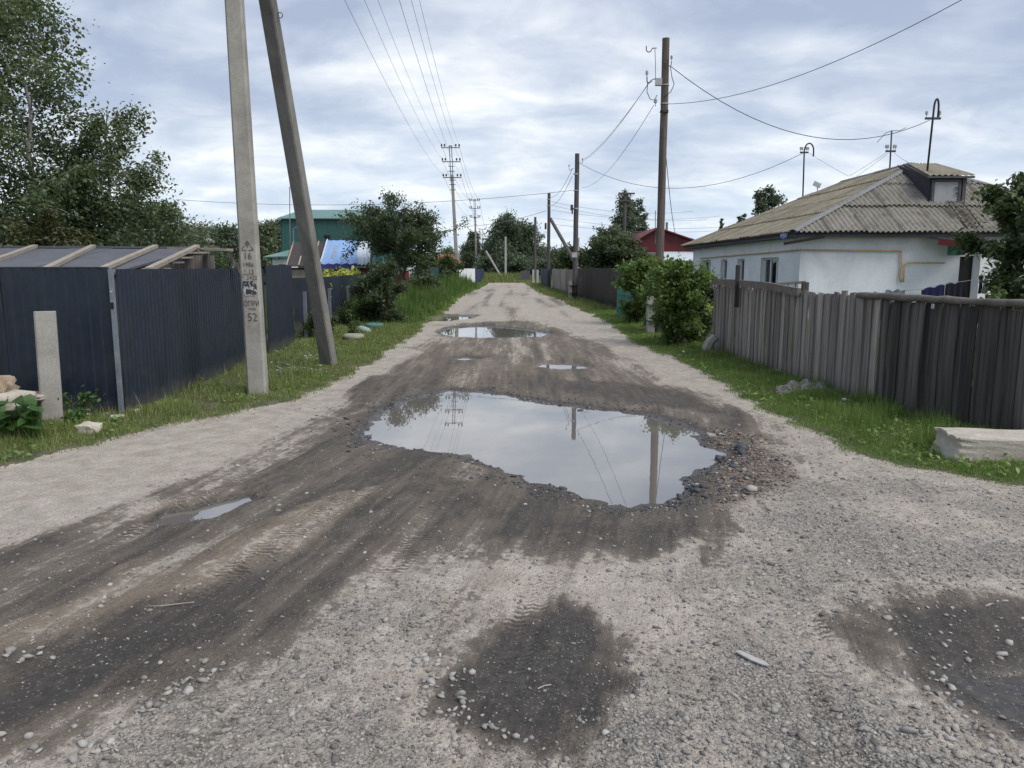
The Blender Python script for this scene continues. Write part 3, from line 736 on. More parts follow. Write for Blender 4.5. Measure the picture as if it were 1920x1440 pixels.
make_gravel('gravel', 'reddish brick rubble at the right edge of the large puddle', 52000, 5.2, 10, 0.007, 0.026, OV, OF, kr, M['pebble_red'], 4)
kb = lambda F, X, Y: smooth(F[1], 0.3, 0.5) * 0.45 * smooth(fbm(X * 1.5, Y * 1.5, 3, 401), 0.5, 0.7)
make_gravel('gravel', 'small pale chips scattered over the dark mud', 14000, 1.8, 11, 0.003, 0.009, OV, OF, kb, M['pebble'], 5, 0.05)
# stones large enough to pick out one by one
ROCK = []
for s_ in range(6):
    r_ = np.random.default_rng(100 + s_)
    vv, ff = rocks_np(np.zeros((1, 3)), np.ones(1), IV, IF, 0.6, 200 + s_)
    ROCK.append([np_mesh('stone', vv, ff, M[q], False) for q in ('stone', 'stone_dark', 'stone_brick')])
def stone(x, y, s, kind=0, sink=0.15):
    zz = gz(x, y)
    o = place('stone', ROCK[random.randrange(6)][kind], road, (x, y, zz + s * (0.55 * 0.6 - sink)), (random.uniform(-.3, .3), random.uniform(-.3, .3), random.uniform(0, 6.28)),
              (s * random.uniform(.85, 1.2), s * random.uniform(.75, 1.0), s * random.uniform(.7, 1.0)))
    return o
random.seed(11)
def stone_patch(poly, n, smin, smax, kind=0):
    P = W(poly); x0, x1 = min(p[0] for p in P), max(p[0] for p in P); y0, y1 = min(p[1] for p in P), max(p[1] for p in P)
    c = 0
    while c < n:
        x, y = random.uniform(x0, x1), random.uniform(y0, y1)
        if poly_sdf(np.array([x]), np.array([y]), P)[0] < 0:
            stone(x, y, smin * (smax / smin) ** (random.random() ** 1.15), kind); c += 1
stone_patch([(0, 1200), (75, 1195), (80, 1225), (40, 1250), (0, 1260)], 10, 0.012, 0.026)
stone_patch([(0, 1370), (60, 1380), (90, 1440), (0, 1440)], 9, 0.012, 0.028)
stone_patch([(110, 1440), (170, 1370), (280, 1320), (340, 1265), (400, 1225), (430, 1240), (330, 1320), (230, 1400), (160, 1440)], 60, 0.009, 0.024)
stone_patch([(755, 1265), (800, 1210), (890, 1235), (880, 1290), (930, 1350), (1010, 1370), (980, 1390), (850, 1390), (790, 1330)], 80, 0.009, 0.025)
stone_patch([(1560, 1130), (1700, 1100), (1900, 1130), (1900, 1240), (1750, 1250), (1620, 1180)], 34, 0.010, 0.026)
stone_patch([(1690, 1250), (1780, 1270), (1900, 1390), (1920, 1440), (1760, 1420), (1700, 1330)], 44, 0.010, 0.026)
stone_patch([(1320, 800), (1420, 800), (1470, 870), (1430, 930), (1350, 940), (1340, 870)], 20, 0.02, 0.045, 2)
stone_patch([(1330, 800), (1420, 830), (1420, 940), (1340, 930)], 14, 0.02, 0.055, 0)
stone_patch([(1330, 840), (1400, 840), (1400, 880), (1340, 880)], 6, 0.04, 0.10, 1)
stone_patch([(1255, 905), (1330, 880), (1330, 930), (1270, 945)], 16, 0.02, 0.055, 1)
stone_patch([(650, 780), (700, 790), (690, 850), (650, 850)], 10, 0.02, 0.045, 1)
for px, py, s_, kd in ((1055, 905, 0.045, 1), (962, 893, 0.03, 1), (1470, 1395, 0.0, 0), (300, 1235, 0.018, 0), (185, 1185, 0.010, 0), (180, 1300, 0.012, 0), (125, 1355, 0.012, 0), (665, 1012, 0.014, 0), (1704, 1372, 0.032, 0), (1665, 1375, 0.02, 0), (1000, 1155, 0.01, 0), (860, 1362, 0.018, 1), (1096, 765, 0.06, 0), (1090, 762, 0.05, 1), (140, 1365, 0.015, 0), (60, 1210, 0.014, 0)):
    if s_: stone(*G(px, py), s_, kd)
# a broken piece of flat slate and a few twigs lying on the gravel
c = G(1405, 1238); zc = gz(*c)
tag(MB().poly([(c[0] + dx, c[1] + dy, zc + 0.010 + dz) for dx, dy, dz in ((-0.042, 0.058, 0), (-0.020, 0.060, 0.004), (0.052, -0.030, 0.003), (0.068, -0.062, 0), (0.038, -0.052, 0), (0.0, -0.012, 0))], 0.006, (0, 0, 1)).build('slate_shard', M['slate_chip']),
    'flat pale grey slate shard lying on the foreground gravel', 'shard')
def twig(px, pts, label, r=0.003):
    b = MB(); o = G(*px); zz = gz(*o)
    b.tube([(o[0] + dx, o[1] + dy, zz + 0.006 + dz) for dx, dy, dz in pts], r, 4)
    tag(b.build('twig', M['batten']), label, 'twig')
twig((300, 1138), [(-0.09, 0.02, 0), (0, 0, .012), (0.05, 0.03, .006), (0.14, 0.07, 0)], 'thin forked twig lying on the dark mud at lower left')
twig((1020, 1275), [(-0.025, -0.012, 0), (0.0, 0.0, .006), (0.03, 0.018, 0)], 'short pale stick in the dark patch at bottom centre', 0.003)
twig((645, 1250), [(-0.03, 0.03, 0), (0, 0.01, .008), (0.04, -0.02, 0)], 'short bent twig on the pale gravel left of the dark patch', 0.002)
# ------------------------------------------------------------------ sheet metal fences
def ribbed(width, height, pitch, depth, mat, name='sheet', th=0.0):
    """one profiled steel sheet standing in local x-z, ribs along z"""
    n = int(round(width / pitch)); p = width / n; X, D = [], []
    for i in range(n):
        for fx, d in ((0.0, 0), (0.36, 0), (0.48, 1), (0.86, 1)): X.append((i + fx) * p); D.append(-d * depth)
    X.append(width); D.append(0)
    V, F = [], []
    for x, d in zip(X, D): V += [(x, d, 0), (x, d, height)]
    for i in range(len(X) - 1): F.append((2 * i, 2 * i + 2, 2 * i + 3, 2 * i + 1))
    me = bpy.data.meshes.new(name); me.from_pydata(V, [], F); me.materials.append(mat); return me
def sheet_run(parent, a, b, z0, z1, w, pitch, depth, mat, jit=0.0, name='sheet', cache={}):
    """row of sheets from a to b (xy), facing right of travel"""
    L = math.hypot(b[0] - a[0], b[1] - a[1]); n = max(1, int(round(L / w))); ww = L / n
    ang = math.atan2(b[1] - a[1], b[0] - a[0])
    me = ribbed(ww, z1 - z0, pitch, depth, mat, name)
    for i in range(n):
        t = i * ww
        o = place(name, me, parent, (a[0] + cos(ang) * t, a[1] + sin(ang) * t, z0 + random.uniform(-jit, jit)),
                  (random.uniform(-.010, .010), 0, ang + random.uniform(-.012, .012)))
    return ww
random.seed(3)
cA = G(230, 784)                                # the corner of the navy fence
fl = thing('metal_fence', 'dark navy profiled metal fence facing the camera at far left', 'fence', (cA[0] - 2, cA[1], 0))
sheet_run(fl, (cA[0] - 6.0, cA[1] + 0.05), (cA[0] - 0.03, cA[1] + 0.01), 0.02, 1.655, 1.15, 0.115, 0.005, M['navy'])
for xx in (-4.5, -2.2): MB().box((cA[0] + xx, cA[1] + 0.09, 0.75), (0.06, 0.06, 1.6)).build('post', M['dark_steel'], fl)
cap = MB(); cap.beam((cA[0] - 6, cA[1] + 0.06, 1.66), (cA[0] - 0.05, cA[1] + 0.02, 1.66), 0.03, 0.012).build('top_trim', M['dark_steel'], fl)
mid = G(501, 669); endB = G(553, 646); endC = (-5.25, 27.5)
fb = thing('metal_fence', 'long dark navy profiled metal fence running back from the grey corner post', 'fence', (cA[0], (cA[1] + endB[1]) / 2, 0))
cp = MB().box((cA[0] + 0.005, cA[1] - 0.02, 0.80), (0.042, 0.042, 1.68)).build('corner_post', M['steel'], fb)
MB().box((cA[0] + 0.005, cA[1] - 0.045, 1.25), (0.03, 0.012, 0.07)).build('lock', M['black'], cp)
MB().box((cA[0] + 0.005, cA[1] - 0.045, 1.40), (0.018, 0.012, 0.02)).build('bolt', M['porcelain'], cp)
sheet_run(fb, (cA[0] + 0.02, cA[1] + 0.04), mid, 0.03, 1.645, 1.10, 0.110, 0.016, M['navy'], 0.004)
sheet_run(fb, (mid[0] + 0.02, mid[1] + 0.03), endB, 0.06, 1.71, 1.15, 0.115, 0.016, M['navy'], 0.006)
for t in (0.2, 0.5, 0.8):
    MB().box((cA[0] + (mid[0] - cA[0]) * t - 0.09, cA[1] + (mid[1] - cA[1]) * t, 0.75), (0.06, 0.06, 1.6)).build('post', M['dark_steel'], fb)
fc = thing('metal_fence', 'lower navy metal fence raised on posts behind the leaning brace', 'fence', ((endB[0] + endC[0]) / 2, (endB[1] + endC[1]) / 2, 0))
sheet_run(fc, (endB[0], endB[1] + 0.05), endC, 0.30, 1.43, 1.15, 0.115, 0.016, M['navy'], 0.01)
for t in (0.08, 0.35, 0.62, 0.9):
    p = (endB[0] + (endC[0] - endB[0]) * t + 0.06, endB[1] + (endC[1] - endB[1]) * t)
    MB().box((p[0], p[1], 0.55), (0.07, 0.07, 1.15)).build('post', M['steel'], fc)

# ------------------------------------------------------------------ concrete poles
def concrete_pole(x, y, h, w0, d0, w1, d1, mat, parent, lean=(0, 0), rot=0.0, name='post', ch=0.18, seg=7):
    V, F = [], []
    for i in range(seg + 1):
        t = i / seg; w, d = w0 + (w1 - w0) * t, d0 + (d1 - d0) * t; c = ch * min(w, d)
        ring = [(-w / 2 + c, -d / 2), (w / 2 - c, -d / 2), (w / 2, -d / 2 + c), (w / 2, d / 2 - c), (w / 2 - c, d / 2), (-w / 2 + c, d / 2), (-w / 2, d / 2 - c), (-w / 2, -d / 2 + c)]
        for px, py in ring:
            V.append((x + lean[0] * t + px * cos(rot) - py * sin(rot), y + lean[1] * t + px * sin(rot) + py * cos(rot), -0.35 + (h + 0.35) * t))
    n = 8
    for i in range(seg):
        for k in range(n): F.append((i * n + k, i * n + (k + 1) % n, (i + 1) * n + (k + 1) % n, (i + 1) * n + k))
    F += [tuple(range(n - 1, -1, -1)), tuple(seg * n + k for k in range(n))]
    b = MB(); b.add(V, F); return b.build(name, mat, parent)
def insulator(b, c, s=1.0):
    return b.lathe(c, [(0.012 * s, -0.10 * s), (0.012 * s, 0), (0.05 * s, 0.0), (0.055 * s, 0.05 * s), (0.035 * s, 0.06 * s), (0.05 * s, 0.075 * s), (0.045 * s, 0.12 * s), (0.02 * s, 0.14 * s)], 8)
ARMZ = (11.3, 10.2, 8.95)
def arms(pole, x, y, levels, half=0.74, lean=0.0, big=1.0):
    """steel head: three cross-arms with pairs of insulators, short pegs between; returns wire anchor points"""
    A = []
    H0 = levels[0]
    for sx in (-0.09, 0.09):
        MB().beam((x + sx + lean * 0.8, y - 0.02, levels[2] - 0.35), (x + sx + lean, y - 0.02, H0 + 0.12), 0.05 * big, 0.05 * big, (0, 1, 0)).build('mast', M['dark_steel'], pole)
    MB().box((x + lean, y - 0.02, H0 + 0.14), (0.30, 0.10, 0.07)).build('mast_cap', M['dark_steel'], pole)
    for z in levels:
        lx = x + lean * z / H0
        a = MB().box((lx, y - 0.08, z), (2 * half, 0.07, 0.055 * big)).build('crossarm', M['dark_steel'], pole)
        row = []
        for sx in (-half + 0.03, -half + 0.27, half - 0.30, half - 0.03):
            insulator(MB(), (lx + sx, y - 0.08, z + 0.11), 1.25 * big).build('insulator', M['porcelain_dark'], a)
            row.append(Vector((lx + sx, y - 0.08, z + 0.20)))
        A.append(row)
    for z in (levels[1] - 0.36, levels[1] - 0.75, levels[2] - 0.2, levels[2] - 0.55, levels[2] - 0.98):
        lx = x + lean * z / H0
        MB().box((lx, y - 0.08, z), (0.52, 0.05, 0.04 * big)).build('peg', M['dark_steel'], pole)
    return A
xA, yA = G(485, 742)
poleA = thing('utility_pole', 'pale concrete utility pole stencilled with the number 16', 'pole', (xA, yA, 0))
shaftA = concrete_pole(xA, yA, 9.6, 0.245, 0.19, 0.165, 0.145, M['concrete'], poleA, lean=(-0.10, 0), rot=0.10, name='shaft', ch=0.13)
anchA = arms(poleA, xA, yA, ARMZ)
# stencils on the front face
R_A = 0.10
def on_A(u, z, lift=0.0):
    t = (z + 0.35) / 9.95; d = 0.19 + (0.145 - 0.19) * t
    px, py = u - 0.10 * t, -d / 2 - 0.003 - lift
    return Vector((xA + px * cos(R_A) - py * sin(R_A), yA + px * sin(R_A) + py * cos(R_A), z))
def zA(py): return at(470, py, yA - 0.1).z
def stencil(txt, u, z, size, name='stencil', mat='paint_black', sx=1.0):
    cu = bpy.data.curves.new('txt', 'FONT'); cu.body = txt; cu.size = size; cu.align_x = 'CENTER'; cu.resolution_u = 2; cu.extrude = 0.0008
    ob = bpy.data.objects.new('txt', cu); COL.objects.link(ob)
    dg = bpy.context.evaluated_depsgraph_get(); dg.update()
    me = bpy.data.meshes.new_from_object(ob.evaluated_get(dg)); bpy.data.objects.remove(ob)
    me.materials.clear(); me.materials.append(M[mat])
    p = on_A(u, z)
    return place(name, me, poleA, p, (pi / 2, 0, R_A), (sx, 1, 1))
stencil('16', -0.008, zA(486), 0.125, sx=0.85)
stencil('1986', -0.006, zA(500), 0.078, sx=0.9)
stencil('ф.13', -0.006, zA(513), 0.082, sx=0.85)
stencil('ф.2422', 0.0, zA(524), 0.075, sx=0.9)
stencil('ОПРИ', 0.008, zA(574), 0.095, sx=0.72)
stencil('тока,', 0.010, zA(581), 0.05, sx=0.9)
stencil('52', 0.008, zA(602), 0.15, sx=0.85)
MB().poly([on_A(-0.075, zA(514.5)), on_A(0.055, zA(514.5)), on_A(0.055, zA(513.7)), on_A(-0.075, zA(513.7))], 0.001, (0, -1, 0)).build('stencil_line', M['paint_black'], poleA)
tz0, tz1 = zA(469), zA(451)
tri = [(-0.075, tz0), (0.070, tz0), (-0.004, tz1)]
sg = thing_parts = None
for i in range(3):
    (u0, z0), (u1, z1) = tri[i], tri[(i + 1) % 3]
    for f0, f1 in ((0.03, 0.42), (0.56, 0.97)):
        a, b_ = on_A(u0 + (u1 - u0) * f0, z0 + (z1 - z0) * f0), on_A(u0 + (u1 - u0) * f1, z0 + (z1 - z0) * f1)
        MB().beam(a, b_, 0.009, 0.002, (0, -1, 0)).build('warning_triangle', M['paint_black'], poleA)
bz = (tz0 + tz1) / 2
MB().poly([on_A(u - 0.004, bz + w_) for u, w_ in ((-0.006, 0.035), (0.010, 0.040), (0.002, 0.008), (0.018, 0.010), (-0.004, -0.045), (0.002, -0.005), (-0.016, -0.008))], 0.001, (0, -1, 0)).build('lightning_mark', M['paint_black'], poleA)
def smudge_mat():
    m, nt, b, out = new_mat('torn_poster'); k = NT(nt)
    tc = k.n('ShaderNodeTexCoord'); n = k.voro(tc.outputs['Object'], 24); n2 = k.noise(tc.outputs['Object'], 22, 4, 0.6)
    k.put(b.inputs['Base Color'], k.mix(k.ramp(n2, [(0.5, 0.0), (0.55, 1.0)]), (0.03, 0.03, 0.038), (0.36, 0.36, 0.36)))
    b.inputs['Roughness'].default_value = 0.8; return m
random.seed(5)
zs = [zA(y) for y in (527, 531, 540, 549, 555)]
MB().poly([on_A(u, z, 0.001) for u, z in ((-0.085, zs[0]), (0.07, zs[0] + .003), (0.072, zs[1]), (0.084, zs[2]), (0.088, zs[3]), (0.05, zs[4]), (-0.02, zs[4] + .008), (-0.06, zs[4]), (-0.08, zs[3]), (-0.09, zs[2]))], 0.001, (0, -1, 0)).build('torn_poster', smudge_mat(), poleA)
# leaning concrete brace
xb, yb = G(622, 684)
brace = thing('pole_brace', 'grey concrete strut leaning against the numbered utility pole', 'brace', (xb, yb, 0))
topx, topy = xA + 0.10, yA + 0.22
concrete_pole(xb, yb, 6.35, 0.245, 0.20, 0.18, 0.15, M['concrete_dark'], brace, lean=(topx - xb, topy - yb), rot=-0.28, name='shaft', ch=0.10)
tb_ = (4.95 + 0.35) / 6.7; pt = Vector((xb + (topx - xb) * tb_ + 0.155, yb + (topy - yb) * tb_ - 0.02, 4.95))
hk = MB(); hk.tube([pt + Vector((0.035 * cos(a) - 0.02, 0, 0.035 * sin(a))) for a in np.linspace(-2.4, 2.8, 10)], 0.006, 5); hk.build('ring_hook', M['dark_steel'], brace)
# poles farther along the left side
def left_pole(px, base_y, Y, lean, lab, sc=1.0, mat='concrete'):
    p = at(px, 503, Y); x = p.x
    t = thing('utility_pole', lab, 'pole', (x, Y, 0))
    concrete_pole(x, Y, 9.2 * sc, 0.34, 0.26, 0.22, 0.18, M[mat], t, lean=(lean * 0.8, 0), name='shaft')
    return x, t, arms(t, x, Y, [z * sc for z in ARMZ], 0.74, lean, 1.25 if Y > 80 else 1.1)
xB, poleB, anchB = left_pole(859, 540, 64.0, -0.52, 'tall concrete pole with three steel cross-arms beside the left weeds')
xC, poleC, anchC = left_pole(894, 526, 113.0, -0.25, 'concrete pole with three cross-arms, second beyond the left weeds')
xD, poleD, anchD = left_pole(907, 520, 165.0, -0.25, 'smallest concrete pole with cross-arms, third along the left side', 0.86)
# white pole and its slanting strut at the end of the street
pw = at(948, 522, 98.0)
t = thing('utility_pole', 'slim whitish pole at the end of the street before the trees', 'pole', (pw.x, 98.0, 0))
concrete_pole(pw.x, 98.0, 5.6, 0.30, 0.25, 0.22, 0.2, M['concrete_far'], t, name='shaft')
t = thing('pole_brace', 'whitish strut slanting left at the end of the street', 'brace', (pw.x + .1, 97.5, 0))
ps = at(911, 470, 97.5); concrete_pole(pw.x, 97.5, ps.z, 0.28, 0.24, 0.24, 0.2, M['concrete_far'], t, lean=(ps.x - pw.x, 0), name='shaft')

# ------------------------------------------------------------------ short post, rubble and stones by the fence
x0, y0 = G(95, 800)
t = thing('concrete_post', 'short tilted concrete post standing in the grass before the navy fence', 'post', (x0, y0, 0))
concrete_pole(x0 + .02, y0, 1.21, 0.205, 0.17, 0.195, 0.155, M['concrete'], t, lean=(0.03, 0.0), rot=0.5, name='shaft', ch=0.10, seg=5)
def lump(name, c, size, mat, label=None, cat=None, parent=None, rot=0.0, seed=0, amp=0.16, sub=2, group=None, boxy=0.6):
    """an uneven lump: a box-like ball with a broken surface"""
    bm = bmesh.new(); bmesh.ops.create_icosphere(bm, subdivisions=sub, radius=1.0)
    r = random.Random(seed)
    for v in bm.verts:
        p = v.co.copy(); m_ = max(abs(p.x), abs(p.y), abs(p.z))
        q = p * (1 - boxy) + (p / m_) * boxy
        v.co = Vector((q.x * size[0] / 2, q.y * size[1] / 2, q.z * size[2] / 2)) * (1 + r.uniform(-amp, amp))
    bmesh.ops.rotate(bm, verts=bm.verts, cent=(0, 0, 0), matrix=Matrix.Rotation(rot, 3, 'Z'))
    me = bpy.data.meshes.new(name); bm.to_mesh(me); bm.free(); me.materials.append(mat)
    if sub > 2:
        for p_ in me.polygons: p_.use_smooth = True
    o = place(name, me, parent, c)
    if label: tag(o, label, cat, group)
    return o
q = at(15, 760, 7.35)
lump('concrete_block', (q.x - 0.25, 7.35, q.z + 0.02), (0.85, 0.42, 0.24), M['concrete_pale'], 'slab of broken concrete under the tan block at far left', 'block', seed=1, amp=0.07, boxy=0.85, sub=3)
q = at(-10, 727, 7.40)
lump('stone_block', (q.x - 0.02, 7.40, q.z + 0.02), (0.34, 0.32, 0.20), M['rubble'], 'tan broken masonry block topmost of the pile at far left', 'block', seed=2, amp=0.10, boxy=0.8, sub=3)
q = at(25, 742, 7.7)
lump('concrete_block', (q.x - 0.1, 7.85, q.z - 0.03), (0.75, 0.30, 0.07), M['concrete_pale'], 'thin concrete slab end sticking out above the leafy plant', 'block', seed=3, amp=0.05, boxy=0.9, sub=3)
lump('concrete_block', (q.x - 0.35, 7.7, 0.22), (0.5, 0.6, 0.55), M['rubble'], 'lower masonry block hidden behind the leafy plant', 'block', seed=4, amp=0.08, boxy=0.8, sub=3)
for i, (px, py, sx, sz, lab) in enumerate(((168, 817, 0.24, 0.14, 'pale rounded stone half sunk in the left grass'), (250, 778, 0.20, 0.05, 'white flat stone at the foot of the grey corner post'),
        (222, 790, 0.16, 0.05, 'white flat stone left of the grey corner post foot'), (222, 783, 0.05, 0.10, 'small upright white stone beside the corner post foot'),
        (165, 788, 0.08, 0.05, 'small white stone in the grass right of the short post'), (200, 786, 0.07, 0.05, 'little pale stone between short post and corner post'))):
    g = G(px, py); lump('white_stone' if i else 'field_stone', (g[0], g[1], gz(*g) + sz * 0.35), (sx, sx * 0.6, sz), M['concrete_pale'] if i == 0 else M['paint_white'], lab, 'stone', seed=20 + i, amp=0.14)
# loose debris by the foot of the fence near the brace
for i in range(40):
    g = G(random.uniform(505, 605), random.uniform(664, 706)); s_ = random.uniform(0.02, 0.07)
    place('stone', ROCK[i % 6][0], verges, (g[0], g[1], gz(*g) + s_ * 0.12), (random.uniform(-.3, .3), 0, random.uniform(0, 6)), (s_, s_ * 0.7, s_ * 0.5))

# ------------------------------------------------------------------ felt-roofed shed behind the fence
sh = thing('shed', 'low shed with dark felt roof held by wooden battens behind navy fence', 'shed', (-7, 11.5, 0))
ra, rb = at(-140, 462, 12.6), at(372, 470, 12.6)
ea, eb = Vector((ra.x - 0.3, 9.6, 1.62)), Vector((-5.05, 9.75, 1.56))
rb = Vector((rb.x, 12.6, rb.z)); ra = Vector((ra.x - 1, 12.6, rb.z + 0.02))
nS = 8
for i in range(nS):
    f0, f1 = i / nS, (i + 1) / nS
    P = [ea.lerp(eb, f0), ea.lerp(eb, f1), ra.lerp(rb, f1), ra.lerp(rb, f0)]
    P = [p + Vector((0, 0, 0.006 * (i % 2))) for p in P]
    MB().poly(P, 0.03, (0, -0.1, 1)).build('felt_strip', M['felt'], sh)
for pxb, pyb, pxt, pyt in ((-160, 503, -60, 462), (-60, 500, 66, 464), (84, 499, 175, 468), (190, 502, 292, 467), (278, 503, 370, 467)):
    a = at(pxb, pyb, 9.7); b_ = at(pxt, pyt, 12.55)
    a.z = 1.62; 
    MB().beam((a.x, a.y, 1.635), (b_.x, b_.y, rb.z + 0.07), 0.085, 0.05).build('batten', M['batten'], sh)
MB().beam(ra + Vector((0, 0, .05)), rb + Vector((0, 0, .05)), 0.12, 0.03).build('ridge_strip', M['felt'], sh)
MB().box(((ra.x + rb.x) / 2, 12.5, 0.9), (rb.x - ra.x, 0.1, 1.8)).build('back_wall', M['wood_light'], sh)
MB().poly([(eb.x - 0.06, 9.9, 0), (rb.x - 0.06, 12.5, 0), (rb.x - 0.06, 12.5, rb.z - 0.02), (eb.x - 0.06, 9.9, 1.52)], 0.04, (1, 0.4, 0)).build('gable_wall', M['wood_dark'], sh)
ov = at(418, 470, 12.0); lo = at(428, 503, 11.6)
for i in range(6):
    a = Vector((eb.x + 0.1, 9.8 + i * 0.5, 1.56 + i * 0.08))
    MB().beam(a, a + Vector((random.uniform(0.2, 0.42), 0.15, random.uniform(0.0, 0.06))), 0.10, 0.025).build('roof_board', M['batten'] if i % 2 else M['wood_light'], sh)
MB().beam((rb.x - 0.4, 12.5, rb.z + 0.03), (ov.x, 12.3, ov.z + 0.02), 0.20, 0.04).build('roof_board', M['batten'], sh)
MB().beam((ov.x - 0.05, 12.3, ov.z - 0.02), (lo.x - 0.05, 12.4, 1.5), 0.10, 0.05).build('rafter', M['wood_dark'], sh)
MB().box((rb.x + 0.15, 12.2, 1.2), (0.5, 0.04, 1.3)).build('gable_board', M['wood_light'], sh)
MB().box((at(385, 490, 12.0).x, 12.05, 1.6), (0.09, 0.08, 0.6)).build('gable_post', M['wood_dark'], sh)

# ------------------------------------------------------------------ houses on the left
gb = thing('house', 'dark green metal-clad building with pale green roof behind the trees', 'house', (-9, 48, 0))
def P_(px, py, Y): return at(px, py, Y)
w0, w1 = P_(526, 411, 45), P_(735, 413, 45); 
zt = w0.z; zr = P_(545, 394, 47).z
n_p = 12
for i in range(n_p):
    xa = w0.x + (w1.x - w0.x) * i / n_p; xb_ = w0.x + (w1.x - w0.x) * (i + 1) / n_p
    MB().poly([(xa, 44.6, 0), (xb_ - 0.012, 44.6, 0), (xb_ - 0.012, 45, zt), (xa, 45, zt)], 0.05, (0, 1, 0)).build('wall_panel', M['teal_metal'], gb)
MB().poly([(w0.x, 44.6, 0), (w0.x, 45, zt), (w0.x + 0.55, 47.5, zr), (w0.x + 0.55, 52.5, zr), (w0.x, 55, zt), (w0.x, 55.4, 0)], 0.05, (1, 0, 0)).build('side_wall', M['teal_metal'], gb)
MB().poly([(w0.x - 0.12, 44.8, zt), (w1.x, 44.8, zt), (w1.x, 47.5, zr), (w0.x + 0.55, 47.5, zr)], 0.06, (0, 0, 1)).build('roof', M['teal_roof'], gb)
MB().poly([(w0.x + 0.55, 47.5, zr), (w1.x, 47.5, zr), (w1.x, 55, zt), (w0.x - 0.1, 55, zt)], 0.06, (0, 0, 1)).build('roof', M['teal_roof'], gb)
MB().poly([(w1.x - .06, 44.7, 0), (w1.x - .06, 45, zt), (w1.x - .06, 47.5, zr), (w1.x - .06, 55, zt), (w1.x - .06, 55.3, 0)], 0.05, (-1, 0, 0)).build('side_wall', M['teal_metal'], gb)
cnp = thing('canopy_shed', 'small lean-to with pale teal roof beside the green building', 'shed', (-13.2, 41, 0))
ca, cb = P_(493, 483, 40), P_(540, 478, 40)
MB().poly([(ca.x, 40, ca.z), (cb.x, 40, cb.z - .1), (cb.x, 42, cb.z + 0.25), (ca.x + .8, 42, cb.z + 0.25)], 0.05, (0, 0, 1)).build('roof', M['teal_roof'], cnp)
MB().box(((ca.x + cb.x) / 2 + 0.2, 41, 1.05), (1.0, 1.2, 2.1)).build('wall', M['plaster_white'], cnp)
MB().box(((ca.x + cb.x) / 2 + 0.3, 40.38, 1.6), (0.5, 0.04, 0.5)).build('pane', M['black'], cnp)
bs = thing('shed', 'shed with dark brown sheet roof and blue tarpaulin over one end', 'shed', (-8, 32, 0))
tl, tr, bl, br = P_(548, 455, 33.5), P_(697, 455, 33.5), P_(534, 500, 31.0), P_(697, 499, 31.0)
nx = 7
for i in range(nx):
    f0, f1 = i / nx, (i + 1) / nx
    Pq = [bl.lerp(br, f0), bl.lerp(br, f1) - Vector((0.015, 0, 0)), tl.lerp(tr, f1) - Vector((0.015, 0, 0)), tl.lerp(tr, f0)]
    MB().poly(Pq, 0.03, (0, -0.3, 1)).build('roof_sheet', M['brown_roof'], bs)
for fx0, fx1, f0, f1 in ((0.02, 0.10, 0.0, 1.0), (0.16, 0.20, 0.0, 0.35), (0.27, 0.31, 0.0, 0.35), (0.335, 0.36, 0.35, 1.0), (0.43, 0.47, 0.1, 1.0)):
    a = bl.lerp(br, fx0).lerp(tl.lerp(tr, fx0), f0); b_ = bl.lerp(br, fx0).lerp(tl.lerp(tr, fx0), f1)
    MB().beam(a + Vector((0, 0, .06)), b_ + Vector((0, 0, .06)), 0.05, 0.04).build('batten', M['batten'], bs)
MB().box(((bl.x + br.x) / 2, 31.5, 0.85), (br.x - bl.x - 0.2, 0.15, 1.65)).build('wall', M['red_metal'], bs)
MB().box((P_(560, 505, 31).x, 31.35, 1.42), (0.9, 0.06, 0.35)).build('board', M['batten'], bs)
MB().lathe((P_(614, 455, 33.6).x, 33.6, tl.z - 0.1), [(0.10, 0), (0.10, 0.32), (0.16, 0.32), (0.16, 0.42), (0.05, 0.46)], 8).build('stove_pipe', M['black'], bs)
def tarp(fa, fb_, mat, hem, name, lab, seed, lift):
    r = random.Random(seed); nu, nv = 14, 8; V, F = [], []
    for j in range(nv + 1):
        for i in range(nu + 1):
            u, v_ = fa[0] + (fb_[0] - fa[0]) * i / nu, j / nv
            spread = (1 - v_) * 0.03
            uu = u - spread * (1 - i / nu) if fa[1] else u
            uu = uu + (fb_[1] * (1 - v_)) * (i / nu)
            p = bl.lerp(br, uu).lerp(tl.lerp(tr, uu), v_)
            V.append(p + Vector((0, -0.02, lift + 0.03 * sin(i * 1.9 + seed) * (0.4 + 0.6 * (1 - v_)) + r.uniform(-.008, .008))))
    for j in range(nv):
        for i in range(nu): F.append((j * (nu + 1) + i, j * (nu + 1) + i + 1, (j + 1) * (nu + 1) + i + 1, (j + 1) * (nu + 1) + i))
    t_ = thing(name, lab, 'tarpaulin', (V[0].x, V[0].y, 1.6))
    b = MB(); b.add(V, F); b.build('sheet', M[mat], t_, True)
    if hem:
        b = MB(); b.add([V[i] + Vector((0, -0.03, -0.0)) for i in range(nu + 1)] + [V[i] + Vector((0, -0.06, -0.22 - 0.05 * sin(i * 1.7))) for i in range(nu + 1)],
                        [(i, i + 1, nu + 2 + i, nu + 1 + i) for i in range(nu)]); b.build('hem', M[hem], t_, True)
    return t_, V, nu, nv
tb, TV_, tnu, tnv = tarp((0.44, 1), (0.82, 0.02), 'tarp_blue', 'tarp_navy', 'tarpaulin', 'bright blue tarpaulin spread over the brown shed roof', 2, 0.10)
ed = MB(); ed.tube([TV_[j * (tnu + 1)] + Vector((0.02, -0.02, 0.02)) for j in range(tnv + 1)], 0.035, 5); ed.build('white_edge', M['tarp_white'], tb)
